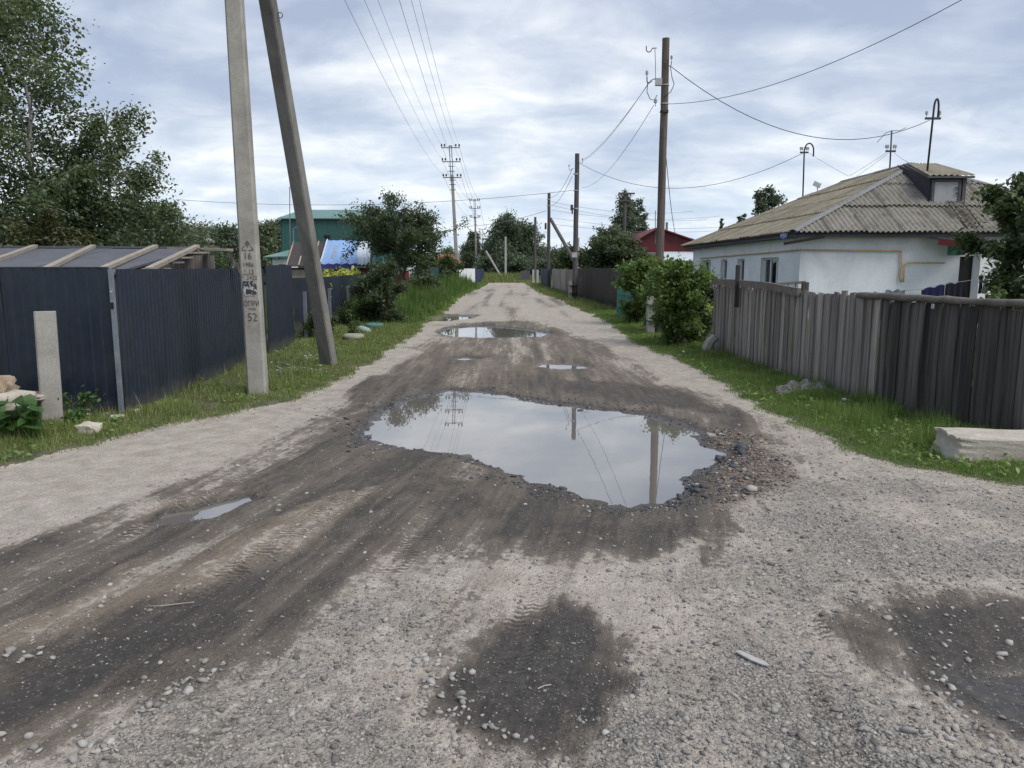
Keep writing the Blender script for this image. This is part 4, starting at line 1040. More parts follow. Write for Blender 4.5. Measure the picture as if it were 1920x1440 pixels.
# faint upright white lettering, unreadable blocks at this distance
for k_ in range(8):
    v_ = 0.22 + 0.07 * k_; uu = 0.545 + 0.018 * k_ / 7
    p = bl.lerp(br, uu).lerp(tl.lerp(tr, uu), v_) + Vector((0, -0.05, 0.155))
    MB().box(p, (0.16, 0.015, 0.05 if k_ % 3 else 0.075)).build('lettering', M['tarp_white'], tb)
tarp((0.80, 0), (0.985, 0), 'tarp_white', None, 'tarpaulin', 'whitish plastic sheet over the right end of the shed roof', 5, 0.06)
# thin masts
def mast(px, y0_, y1_, Y, lab, r=0.03, hook=False, arm=False):
    a, b_ = at(px, y0_, Y), at(px, y1_, Y); b = MB(); pts = [Vector((a.x, Y, a.z - 0.6)), Vector((b_.x, Y, b_.z))]
    if hook: pts += [Vector((b_.x + 0.12 * (1 - cos(a_)), Y, b_.z + 0.12 * sin(a_))) for a_ in np.linspace(0.3, pi, 6)]
    b.tube(pts, r, 5)
    o = b.build('antenna_mast', M['steel'], None); tag(o, lab, 'mast'); return b_
mast(543, 500, 350, 33.2, 'tall thin rod rising behind the leaning concrete brace', 0.02)
mast(550, 462, 432, 33.0, 'short hooked mast on the brown shed roof', 0.025, True)
bx_ = at(391, 452, 62); 
t = thing('chimney', 'small dark capped chimney showing above the trees behind the shed', 'chimney', (bx_.x, 62, 0))
MB().lathe((bx_.x, 62, 2.2), [(0.3, 0), (0.3, 1.4), (0.55, 1.45), (0.55, 1.6), (0.1, 1.85)], 8).build('stack', M['concrete_dark'], t)
# pieces of fences and houses farther up the left side
rf = thing('metal_fence', 'short dark red sheet fence between dark bush and green gate', 'fence', (-5.0, 33, 0))
a, b_ = at(738, 505, 31.5), at(766, 505, 35); sheet_run(rf, (a.x, 31.5), (b_.x, 35), 0.05, at(750, 508, 33).z, 1.1, 0.11, 0.02, M['red_metal'])
gg = thing('metal_gate', 'dark green metal gate behind weeds on the left', 'gate', (-5, 42, 0))
a, b_ = at(779, 505, 38), at(833, 505, 56); sheet_run(gg, (a.x, 38), (b_.x, 56), 0.05, 1.72, 1.2, 0.15, 0.03, M['dkgreen_metal'])
MB().box((at(769, 520, 36.5).x, 36.6, 0.9), (0.35, 0.3, 1.75)).build('gate_post', M['plaster_white'], gg)
wg = thing('wall', 'short pale concrete wall by the tall cross-armed pole', 'wall', (-4.9, 74, 0))
a, b_ = at(838, 505, 70), at(891, 505, 78)
for i in range(3):
    f0, f1 = i / 3, (i + 1) / 3 - 0.01
    MB().poly([(a.x + (b_.x - a.x) * f0, 70 + 8 * f0, 0), (a.x + (b_.x - a.x) * f1, 70 + 8 * f1, 0), (a.x + (b_.x - a.x) * f1, 70 + 8 * f1, 1.62), (a.x + (b_.x - a.x) * f0, 70 + 8 * f0, 1.62)], 0.2, (-0.9, 0.4, 0)).build('panel', M['plaster_white'] if i else M['concrete_pale'], wg)
bg = thing('metal_gate', 'dark blue sheet gate just beyond the pale concrete wall', 'gate', (-4.6, 85, 0))
a, b_ = at(891, 505, 79), at(907, 505, 95); sheet_run(bg, (a.x, 79), (b_.x, 95), 0.05, 1.6, 2.0, 0.25, 0.04, M['blue_metal'])
oh = thing('house', 'far house with orange roof behind the tall cross-armed pole', 'house', (-9, 85, 0))
c0, c1, ap = at(800, 500, 84), at(858, 500, 84), at(832, 478, 86)
MB().poly([(c0.x, 84, 2.0), (c1.x, 84, 2.0), (ap.x + 1.2, 88, ap.z), (ap.x - 2.4, 88, ap.z)], 0.1, (0, 0, 1)).build('roof', M['orange_roof'], oh)
MB().poly([(c1.x, 84, 2.0), (c1.x, 93, 2.0), (ap.x + 1.2, 90, ap.z), (ap.x + 1.2, 88, ap.z)], 0.1, (0, 0, 1)).build('roof', M['orange_roof'], oh)
MB().box(((c0.x + c1.x) / 2, 88.5, 1.0), (c1.x - c0.x - 0.5, 8, 2.0)).build('wall', M['plaster_white'], oh)

# ------------------------------------------------------------------ tyre planters
def tyre(px, py, R, mat, lab, tilt=0.0, soil=True):
    g = G(px, py); z = gz(*g)
    t = thing('tyre_planter', lab, 'planter', (g[0], g[1], z), 'painted tyres along the left verge')
    prof = []; V, F = [], []; n, m_ = 24, 10
    for i in range(n):
        a = 2 * pi * i / n
        for j in range(m_):
            b_ = 2 * pi * j / m_; rr = R - 0.085 + 0.085 * cos(b_); zz = 0.07 + 0.07 * (abs(sin(b_)) ** 0.7) * (1 if sin(b_) > 0 else -1)
            p = Vector((rr * cos(a), rr * sin(a), zz)); p = Matrix.Rotation(tilt, 3, 'Y') @ p
            V.append(p + Vector((g[0], g[1], z)))
    for i in range(n):
        for j in range(m_): F.append((i * m_ + j, ((i + 1) % n) * m_ + j, ((i + 1) % n) * m_ + (j + 1) % m_, i * m_ + (j + 1) % m_))
    b = MB(); b.add(V, F); b.build('tyre', M[mat], t, True)
    if soil: MB().lathe((g[0], g[1], z + 0.02), [(R - 0.12, 0), (R - 0.12, 0.07), (0.05, 0.10)], 14).build('soil', M['soil'], t)
    return g, z
tyre(663, 640, 0.25, 'rubber_beige', 'beige painted tyre planter nearest the leaning brace')
tyre(682, 625, 0.18, 'rubber_mint', 'pale mint tyre standing between the other two tyres', 0.35, False)
tyre(702, 617, 0.26, 'rubber_teal', 'teal painted tyre planter under the dark bush')
# ------------------------------------------------------------------ weathered plank fence on the right
def board_mesh(seed, mat, w=0.13, th=0.024):
    r = random.Random(seed); V, F = [], []; n = 7
    bow, bend = r.uniform(-.012, .012), r.uniform(-.010, .010)
    topl, topr = r.uniform(-.03, .0), r.uniform(-.03, .0)
    if r.random() < 0.3: topl -= 0.03
    for i in range(n):
        t = i / (n - 1); cx = bow * sin(pi * t) + r.uniform(-.002, .002); cy = bend * sin(pi * t); hw = w / 2 * (1 + r.uniform(-.03, .03))
        zl, zr_ = t, t
        if i == n - 1: zl, zr_ = t + topl * 0.5, t + topr * 0.5
        V += [(cx - hw, cy - th / 2, zl), (cx + hw, cy - th / 2, zr_), (cx + hw, cy + th / 2, zr_), (cx - hw, cy + th / 2, zl)]
    for i in range(n - 1):
        for k in range(4): F.append((i * 4 + k, i * 4 + (k + 1) % 4, (i + 1) * 4 + (k + 1) % 4, (i + 1) * 4 + k))
    F += [(3, 2, 1, 0), tuple((n - 1) * 4 + k for k in range(4))]
    me = bpy.data.meshes.new('board'); me.from_pydata(V, [], F); me.materials.append(mat); return me
BL = [board_mesh(i, M['wood_light']) for i in range(7)]
BD = [board_mesh(30 + i, M['wood_dark']) for i in range(7)]
random.seed(21)
bx = [1336, 1400, 1480, 1560, 1630, 1700, 1800, 1920, 2130]
by = [655, 676, 705, 731, 752, 773, 795, 818, 862]
ty = [531, 536, 545, 549, 553, 562, 569, 577, 592]
FP = [G(x, y, 0.02) for x, y in zip(bx, by)]
seg = [0.0]
for i in range(1, len(FP)): seg.append(seg[-1] + math.hypot(FP[i][0] - FP[i - 1][0], FP[i][1] - FP[i - 1][1]))
TH = [at(x, t_, p[1]).z for x, t_, p in zip(bx, ty, FP)]
def fpath(s): return (float(np.interp(s, seg, [p[0] for p in FP])), float(np.interp(s, seg, [p[1] for p in FP])))
def s_of(px): return float(np.interp(px, bx, seg))
s_split = s_of(1632)
f_l = thing('plank_fence', 'grey weathered plank fence with leaning boards beside the bush', 'fence', (*fpath(s_split / 2), 0))
f_d = thing('plank_fence', 'blackened plank fence under a thick grey log rail at right', 'fence', (*fpath((s_split + seg[-1]) / 2), 0))
s = 0.0; k = 0
while s < seg[-1]:
    dark = s > s_split
    w = random.uniform(0.085, 0.135) if not dark else random.uniform(0.085, 0.135)
    x, y = fpath(s + w / 2); x2, y2 = fpath(s + w / 2 + 0.05); x1, y1 = fpath(s + w / 2 - 0.05)
    ang = math.atan2(y2 - y1, x2 - x1)
    h = float(np.interp(s, seg, TH)) + random.uniform(-0.035, 0.02)
    lean = float(np.interp(s, [0, s_of(1420), s_of(1500), s_of(1590), s_split, s_split + 0.25, seg[-1]], [0.03, 0.03, -0.03, -0.17, -0.20, -0.05, -0.02])) + random.gauss(0, 0.022)
    out = float(np.interp(s, [0, s_of(1480), s_of(1600), s_split, s_split + 0.2, seg[-1]], [0.0, 0.03, 0.13, 0.13, 0.03, 0.0])) + random.uniform(-.008, .008)
    par = f_d if dark else f_l
    # board frame: local x along the fence, y across, z up
    d = Vector((cos(ang), sin(ang), 0)); nrm = Vector((-sin(ang), cos(ang), 0))          # path runs towards the camera; nrm points right... 
    up = Vector((0, 0, 1)) + d * lean + (-nrm if nrm.x > 0 else nrm) * out
    up = up * (h / up.z)
    R = Matrix((d, nrm, up.normalized())).transposed()
    o = place('board', random.choice(BD if dark else BL), par, (x + nrm.x * (0.012 if k % 2 else -0.010), y + nrm.y * (0.012 if k % 2 else -0.010), -0.03), R.to_euler(), (w / 0.13, 1.0, up.length + 0.03))
    s += w * random.uniform(0.86, 0.95); k += 1
def rail(parent, pts, w, h, mat, name, seed, log=False):
    r = random.Random(seed); P = []
    for i in range(len(pts) - 1):
        for j in range(6): P.append(Vector(pts[i]).lerp(Vector(pts[i + 1]), j / 6))
    P.append(Vector(pts[-1])); b = MB()
    if log:
        b.tube([p + Vector((0, 0, r.uniform(-.006, .006))) for p in P], [h / 2 * r.uniform(0.88, 1.12) for _ in P], 9)
    else:
        V, F = [], []
        for i, p in enumerate(P):
            d = (P[min(i + 1, len(P) - 1)] - P[max(i - 1, 0)]).normalized(); rt = d.cross(Vector((0, 0, 1))).normalized()
            for sx, sz in ((-1, -1), (1, -1), (1, 1), (-1, 1)): V.append(p + rt * (sx * w / 2) + Vector((0, 0, sz * h / 2 + r.uniform(-.004, .004))))
        n = 4
        for i in range(len(P) - 1):
            for q in range(4): F.append((i * 4 + q, i * 4 + (q + 1) % 4, (i + 1) * 4 + (q + 1) % 4, (i + 1) * 4 + q))
        F += [(3, 2, 1, 0), tuple((len(P) - 1) * 4 + q for q in range(4))]; b.add(V, F)
    return b.build(name, mat, parent, log)
def rp(px, py, off=-0.05):
    s_ = s_of(px); x, y = fpath(s_); p = at(px, py, y); return (x + off, y, p.z)
rail(f_l, [rp(1333, 528), rp(1390, 531), rp(1440, 536), rp(1497, 548)], 0.06, 0.115, M['wood_rail'], 'top_rail', 1)
rail(f_l, [rp(1497, 560, 0.08), rp(1560, 560, 0.08), rp(1632, 562, 0.05)], 0.05, 0.10, M['wood_rail'], 'back_rail', 2)
rail(f_d, [rp(1604, 553, -0.05), rp(1700, 558), rp(1800, 565), rp(1920, 570), rp(2130, 582)], 0.10, 0.078, M['wood_rail'], 'log_rail', 3, True)
rail(f_d, [rp(1632, 700, 0.09), rp(1920, 755, 0.09), rp(2130, 790, 0.09)], 0.05, 0.09, M['wood_dark'], 'back_rail', 4)
q = fpath(s_of(1387)); zz = at(1387, 497, q[1]).z
MB().box((q[0] - 0.09, q[1], (zz + 0.95) / 2), (0.075, 0.05, zz - 0.95)).build('upright', M['wood_dark'], f_l)
q = fpath(s_of(1754)); MB().box((q[0] - 0.12, q[1], at(1754, 574, q[1]).z), (0.012, 0.04, 0.05)).build('tag_plate', M['porcelain'], f_d)

# ------------------------------------------------------------------ things on the right verge
# concrete beam lying in the grass
g0 = G(1766, 866, 0.03); ang = -0.05
bm = bmesh.new(); bmesh.ops.create_cube(bm, size=1.0)
bmesh.ops.subdivide_edges(bm, edges=bm.edges[:], cuts=11, use_grid_fill=True)
rr = random.Random(4); cx, cy = g0[0] + 1.19, g0[1] + 0.18
for v in bm.verts:
    p = v.co; top = p.z > 0.45
    q = Vector((p.x * 2.1, p.y * 0.40, p.z * 0.34))
    if top: q.z += rr.uniform(-.006, .006) + 0.010 * sin(p.x * 7)
    ends = abs(p.x) > 0.45
    if ends: q.x += 0.02 * sin(p.z * 7) + 0.015 * sin(p.y * 9)
    edge = (abs(p.x) > .45) + (abs(p.y) > .45) + (abs(p.z) > .45)
    if edge >= 2:
        w_ = rr.uniform(0.008, 0.022); q -= Vector((math.copysign(w_, p.x) if abs(p.x) > .45 else 0, math.copysign(w_, p.y) if abs(p.y) > .45 else 0, math.copysign(w_, p.z) if abs(p.z) > .45 else 0))
    v.co = q + Vector((rr.uniform(-.0015, .0015), rr.uniform(-.0015, .0015), rr.uniform(-.002, .002)))
me = bpy.data.meshes.new('concrete_beam'); bm.to_mesh(me); bm.free(); me.materials.append(M['concrete_pale'])
for p_ in me.polygons: p_.use_smooth = False
o = place('concrete_beam', me, None, (cx, cy, gz(cx - .6, cy) + 0.035), (0.02, 0.015, ang)); tag(o, 'thick broken concrete beam lying in the grass at right edge', 'beam')
# heap of fine grey gravel
g0 = G(1505, 738); V, F = [], []; nu, nv = 26, 12
for j in range(nv + 1):
    for i in range(nu + 1):
        u, v_ = i / nu * 2 - 1, j / nv * 2 - 1; r_ = max(0.0, 1 - u * u) * max(0.0, 1 - v_ * v_)
        h = 0.13 * r_ ** 0.6 * (0.75 + 0.5 * math.sin(u * 6 + 1) ** 2)
        xx, yy = g0[0] + u * 0.33 + v_ * 0.10, g0[1] + v_ * 0.28 - u * 0.10
        V.append((xx, yy, gz(xx, yy) - 0.01 + h))
for j in range(nv):
    for i in range(nu): F.append((j * (nu + 1) + i, j * (nu + 1) + i + 1, (j + 1) * (nu + 1) + i + 1, (j + 1) * (nu + 1) + i))
heap = thing('gravel_heap', 'low heap of fine grey gravel on the grass by the plank fence', 'heap', (g0[0], g0[1], 0))
b = MB(); b.add(V, F); b.build('core', M['concrete_dark'], heap, True)
hp = np.array(V); sel = np.random.default_rng(9).integers(0, len(hp), 1500)
hq = hp[sel] + np.random.default_rng(10).normal(0, 0.012, (1500, 3)) * [1, 1, 0.4]
vv, ff = rocks_np(hq - np.array([[g0[0], g0[1], 0]]), np.random.default_rng(3).uniform(0.008, 0.018, 1500), OV, OF, 0.7, 12)
place('gravel', np_mesh('gravel', vv, ff, M['pebble'], False), heap, (g0[0], g0[1], 0))['kind'] = 'stuff'
# bent concrete stub beside the bush
g0 = G(1322, 664)
t = thing('concrete_stub', 'bent concrete stub leaning out of the grass by the bush', 'stub', (g0[0], g0[1], 0))
b = MB(); b.tube([(g0[0] + .02, g0[1], -0.1), (g0[0] + 0.03, g0[1], 0.12), (g0[0] + 0.09, g0[1], 0.25), (g0[0] + 0.16, g0[1] + 0.03, 0.30), (g0[0] + 0.24, g0[1] + 0.06, 0.29)], [0.10, 0.10, 0.10, 0.085, 0.06], 7)
b.build('body', M['concrete'], t)
for i, (px, py, lab) in enumerate(((1440, 720, 'white pebble in the right grass left of the gravel heap'), (1583, 757, 'pale pebble in the grass right of the gravel heap'), (1281, 665, 'small white pebble in the grass in front of the bush'))):
    g = G(px, py); lump('white_stone', (g[0], g[1], gz(*g) + 0.03), (0.06, 0.045, 0.04), M['paint_white'], lab, 'stone', seed=90 + i, sub=1)

# ------------------------------------------------------------------ wooden poles along the right side
def wood_pole(px, Y, top_py, r0, r1, mat, lab, lean=0.0, stub=None):
    p = at(px, 503, Y); tp = at(px, top_py, Y); h = tp.z
    t = thing('utility_pole', lab, 'pole', (p.x, Y, 0))
    rr = random.Random(int(px)); n = 9
    b = MB(); b.tube([(p.x + lean * i / n + rr.uniform(-.008, .008), Y, -0.2 + (h + 0.2) * i / n) for i in range(n + 1)], [r0 + (r1 - r0) * i / n for i in range(n + 1)], 12)
    b.build('shaft', mat, t, False)
    if stub:
        sx, sy0, sy1 = stub
        q0 = at(sx, sy1, Y - 0.15)
        sp = concrete_pole(q0.x, Y - 0.15, at(sx, sy0, Y - 0.15).z, 0.20, 0.17, 0.19, 0.165, M['concrete'], t, name='stub_post', ch=0.1, seg=3)
        for zz in (0.35, 0.75): MB().lathe(((q0.x + p.x) / 2, Y - 0.06, zz), [(0.27, -0.012), (0.27, 0.012)], 12).build('strap', M['dark_steel'], sp)
    return p.x, h, t
def hook(t, p, side, s=1.0, ins=True):
    """curved steel hook screwed into a pole, with a pin insulator on it"""
    p = Vector(p); b = MB()
    b.tube([p, p + Vector((side * 0.10 * s, -0.02, -0.01)), p + Vector((side * 0.14 * s, -0.02, -0.08 * s)), p + Vector((side * 0.20 * s, -0.02, -0.10 * s)), p + Vector((side * 0.245 * s, -0.02, -0.06 * s)), p + Vector((side * 0.25 * s, -0.02, 0.04 * s))], 0.012 * s, 5)
    h = b.build('hook', M['dark_steel'], t)
    q = p + Vector((side * 0.25 * s, -0.02, 0.05 * s))
    if ins: insulator(MB(), q + Vector((0, 0, 0.05)), 0.72 * s).build('insulator', M['porcelain'], h)
    return q + Vector((0, 0, 0.08))
x1, h1, p1 = wood_pole(1237, 19.3, 72, 0.105, 0.088, M['pole_wood'], 'near brown wooden pole rising from the right-hand bush', -0.01, (1219, 556, 630))
def q1(px, py): return at(px, py, 19.2)
hook(p1, q1(1231, 90), -1, 1.0, False)
iR = hook(p1, q1(1243, 118), 1, 0.8); iL = hook(p1, q1(1231, 148), -1, 0.95)
MB().box(q1(1234, 155) + Vector((0, -0.06, 0)), (0.15, 0.12, 0.16)).build('junction_box', M['porcelain'], p1)
MB().lathe((x1, 19.3, q1(0 + 1237, 158).z), [(0.103, -0.012), (0.103, 0.012)], 12).build('band', M['porcelain'], p1)
MB().lathe((x1, 19.3, q1(1237, 193).z), [(0.103, -0.012), (0.103, 0.012)], 12).build('band', M['porcelain'], p1)
MB().lathe((x1, 19.3, q1(1237, 208).z), [(0.106, -0.022), (0.106, 0.022)], 12).build('band', M['dark_steel'], p1)
MB().box(q1(1248, 208), (0.12, 0.06, 0.06)).build('bracket', M['dark_steel'], p1)
lowL = q1(1229, 193); insulator(MB(), lowL, 0.8).build('insulator', M['porcelain'], p1)
b = MB(); b.tube([iL, q1(1214, 160), q1(1213, 172), q1(1219, 186), q1(1227, 188), q1(1232, 178)], 0.009, 4); b.build('jumper', M['wire'], p1)
b = MB(); b.tube([q1(1257, 125), q1(1260, 145), q1(1264, 158), q1(1258, 172), q1(1247, 180), q1(1243, 178)], 0.009, 4); b.build('jumper', M['wire'], p1)
b = MB(); b.tube([q1(1228, 92), q1(1229, 120), q1(1229, 150)], 0.007, 4); b.build('jumper', M['wire'], p1)
for py in (231, 238):
    cu = bpy.data.curves.new('txt', 'FONT'); cu.body = 'И'; cu.size = 0.12; cu.extrude = 0.001
    ob = bpy.data.objects.new('txt', cu); COL.objects.link(ob); dg = bpy.context.evaluated_depsgraph_get(); dg.update()
    me = bpy.data.meshes.new_from_object(ob.evaluated_get(dg)); bpy.data.objects.remove(ob); me.materials.clear(); me.materials.append(M['paint_black'])
    place('mark', me, p1, q1(1239, py) + Vector((0, -0.03, -0.06)), (pi / 2, 0, 0))
x2, h2, p2 = wood_pole(1078, 41.0, 288, 0.145, 0.115, M['pole_wood_far'], 'second wooden pole in front of the brown metal fence', 0.05, (1069, 527, 563))
def q2(px, py): return at(px, py, 40.9)
iR2 = hook(p2, q2(1083, 304), 1, 1.0); iL2 = hook(p2, q2(1076, 316), -1, 1.0)
MB().lathe((x2, 41, q2(1078, 326).z), [(0.145, -0.03), (0.145, 0.03)], 10).build('band', M['porcelain'], p2)
MB().lathe((x2, 41, q2(1078, 357).z), [(0.145, -0.02), (0.145, 0.02)], 10).build('band', M['porcelain'], p2)
MB().lathe((x2, 41, q2(1078, 391).z), [(0.15, -0.03), (0.15, 0.03)], 10).build('band', M['porcelain'], p2)
lp = MB(); lp.tube([q2(1076, 391), q2(1073, 390), q2(1072, 386)], 0.03, 5); lp.build('lamp_arm', M['dark_steel'], p2)
MB().box(q2(1072, 389), (0.14, 0.2, 0.28), None, 0.8).build('lamp_head', M['dark_steel'], p2)
MB().box(q2(1073, 397), (0.07, 0.1, 0.22), None, 1.1).build('lamp_socket', M['dark_steel'], p2)
MB().box(q2(1077, 478) + Vector((0, -0.12, 0)), (0.26, 0.02, 0.26)).build('notice', M['porcelain'], p2)
x3, h3, p3 = wood_pole(1028, 64.0, 362, 0.155, 0.12, M['pole_wood_far'], 'third wooden pole, with a strut slanting down to its right', 0.03, None)
for py in (374, 386): MB().lathe((x3, 64, at(1028, py, 64).z), [(0.16, -0.03), (0.16, 0.03)], 8).build('band', M['porcelain'], p3)
MB().box(at(1023, 424, 63.8), (0.16, 0.2, 0.5)).build('lamp_head', M['dark_steel'], p3)
t = thing('pole_brace', 'wooden strut propping the third wooden pole', 'brace', (at(1075, 503, 60).x, 60, 0))
a, b_ = at(1032, 410, 63.5), at(1076, 488, 60); e = a + (b_ - a) * 1.55
b = MB(); b.tube([a, b_, e], [0.13, 0.15, 0.16], 8); b.build('shaft', M['pole_wood_far'], t)
x4, h4, p4 = wood_pole(1003, 92.0, 407, 0.17, 0.14, M['pole_wood_far'], 'fourth wooden pole before the big trees at street end', 0.02)
x5, h5, p5 = wood_pole(992, 122.0, 428, 0.16, 0.13, M['pole_wood_far'], 'thin dark pole standing inside the big trees at street end', 0.02)
def tall_dark(px, Y, top, lab, n_arms):
    x_, h_, t_ = wood_pole(px, Y, top, 0.16, 0.13, M['pole_wood_far'], lab)
    for i in range(n_arms): MB().box((x_ + 0.1, Y - 0.15, h_ - 0.25 - 0.55 * i), (1.3 - 0.1 * i, 0.1, 0.12)).build('crossarm', M['pole_wood_far'], t_)
    return x_, h_, t_
x6, h6, p6 = tall_dark(1169, 62.0, 357, 'dark pole with crossarms rising from the birch behind the brown fence', 2)
t = thing('utility_pole', 'short white concrete pole behind the second wooden pole', 'pole', (at(1083, 503, 55).x, 55, 0))
concrete_pole(at(1083, 503, 55).x, 55, at(1083, 446, 55).z, 0.26, 0.2, 0.2, 0.18, M['concrete_far'], t, name='shaft')

# ------------------------------------------------------------------ fences farther up the right side
bf = thing('metal_fence', 'dark brown profiled metal fence behind the second wooden pole', 'fence', (3.9, 36, 0))
a, b_ = G(1167, 586), G(1076, 556); sheet_run(bf, a, b_, 0.02, 1.66, 1.1, 0.11, 0.018, M['brown_metal'])
MB().box((a[0] - 0.02, a[1] - 0.05, 0.83), (0.08, 0.08, 1.7)).build('post', M['dark_steel'], bf)
gf = thing('plank_fence', 'distant old grey plank fence beyond the brown metal fence', 'fence', (3.5, 50, 0))
yy = b_[1] + 0.4; me = BL
while yy < 62:
    xx = b_[0] - 0.5 * (yy - b_[1]) / 20
    place('board', random.choice(BL), gf, (xx, yy, 0), (0, random.uniform(-.02, .02), pi / 2), (0.5 / 0.13, 1, 1.62 + random.uniform(-.06, .03))); yy += 0.52
nf = thing('metal_fence', 'distant dark blue metal fence beyond the grey planks', 'fence', (3.3, 68, 0))
sheet_run(nf, (b_[0] - 0.5, 62.5), (b_[0] - 0.75, 78), 0.02, 1.62, 1.9, 0.19, 0.03, M['blue_metal'])
vf = thing('metal_gate', 'far bluish gate between two pale posts at street end', 'gate', (2.8, 82, 0))
for px in (1000, 1008): MB().box((at(px, 503, 82).x, 82, 0.75), (0.22, 0.22, 1.5)).build('post', M['concrete_far'], vf)
MB().box((at(985, 503, 84).x, 84, 0.9), (1.0, 0.1, 1.0)).build('panel', M['wood_fascia'], vf)
# teal picket fence by the second bush
pf = thing('picket_fence', 'low teal painted picket fence beside the brown metal fence', 'fence', (3.95, 25.5, 0))
me_p = bpy.data.meshes.new('picket')
bmp = MB(); bmp.add([(-.04, -.01, 0), (.04, -.01, 0), (.04, -.01, .95), (0, -.01, 1.02), (-.04, -.01, .95), (-.04, .01, 0), (.04, .01, 0), (.04, .01, .95), (0, .01, 1.02), (-.04, .01, .95)],
    [(0, 1, 2, 3, 4), (9, 8, 7, 6, 5), (0, 5, 6, 1), (1, 6, 7, 2), (2, 7, 8, 3), (3, 8, 9, 4), (4, 9, 5, 0)])
me_p.from_pydata(bmp.v, [], bmp.f); me_p.materials.append(M['teal_paint'])
pa, pb = G(1157, 592), G(1184, 606)
n = 20; an = math.atan2(pb[1] - pa[1], pb[0] - pa[0])
for i in range(n):
    f_ = i / n; place('picket', me_p, pf, (pa[0] + (pb[0] - pa[0]) * f_, pa[1] + (pb[1] - pa[1]) * f_, 0.02), (0, random.uniform(-.02, .02), an), (1.35, 1, random.uniform(.96, 1.05)))
for zz in (0.3, 0.8): MB().beam((pa[0] + .04, pa[1], zz), (pb[0] + .04, pb[1], zz), 0.04, 0.06).build('rail', M['teal_paint'], pf)

# ------------------------------------------------------------------ the white house
HX0, HX1, HY0, HY1 = 8.2, 17.5, 22.0, 35.0
EZ, OV_ = 2.66, 0.40
EX0, EX1, EY0, EY1 = HX0 - OV_, HX1 + OV_, HY0 - OV_, HY1 + OV_
AX = (EX0 + EX1) / 2; AZ = 4.93; AY0, AY1 = 25.2, 30.6
hs = thing('house', 'low white house with hipped corrugated slate roof and dormer', 'house', ((HX0 + HX1) / 2, (HY0 + HY1) / 2, 0))
def wall_with_holes(axis, c, a0, a1, z1, holes, th, parent, name='wall'):
    """wall along x (axis 'x', at y=c) or along y (axis 'y', at x=c); holes = (b0,b1,z0,z1)"""
    A = sorted({a0, a1} | {h[0] for h in holes} | {h[1] for h in holes}); Z = sorted({0.0, z1} | {h[2] for h in holes} | {h[3] for h in holes})
    b = MB()
    for i in range(len(A) - 1):
        for j in range(len(Z) - 1):
            ca, cz = (A[i] + A[i + 1]) / 2, (Z[j] + Z[j + 1]) / 2
            if any(h[0] < ca < h[1] and h[2] < cz < h[3] for h in holes): continue
            if axis == 'y': b.box((c + th / 2, ca, cz), (th, A[i + 1] - A[i], Z[j + 1] - Z[j]))
            else: b.box((ca, c + th / 2, cz), (A[i + 1] - A[i], th, Z[j + 1] - Z[j]))
    bm = bmesh.new(); me = bpy.data.meshes.new(name)
    me.from_pydata([tuple(Vector(p) - ORG[parent]) for p in b.v], [], b.f); bm.from_mesh(me)
    bmesh.ops.remove_doubles(bm, verts=bm.verts, dist=1e-5)
    # drop the inner faces where two blocks touch
    seen = {}
    for f_ in bm.faces: seen.setdefault(tuple(sorted(v.index for v in f_.verts)), []).append(f_)
    bmesh.ops.delete(bm, geom=[f_ for v in seen.values() if len(v) > 1 for f_ in v], context='FACES')
    bmesh.ops.recalc_face_normals(bm, faces=bm.faces); bm.to_mesh(me); bm.free(); me.materials.append(M['plaster'])
    o = bpy.data.objects.new(name, me); COL.objects.link(o); o.parent = parent; ORG[o] = ORG[parent]; return o
def y_on(px): return (HX0 / ((px - 960) / FOC)) / cos(PITCH)
WIN = [(y_on(1459), y_on(1426)), (y_on(1396), y_on(1382)), (y_on(1363), y_on(1351)), (y_on(1332), y_on(1315))]
WZ0, WZ1 = 0.80, 1.985
wl_ = wall_with_holes('y', HX0, HY0 + 0.3, HY1, EZ - 0.06, [(a, b_, WZ0, WZ1) for a, b_ in WIN], 0.30, hs)
DX0, DX1 = at(1797, 520, HY0).x, at(1826, 520, HY0).x
wn_ = wall_with_holes('x', HY0, HX0, HX1, EZ - 0.06, [(DX0, DX1, 0.0, 2.0)], 0.30, hs)
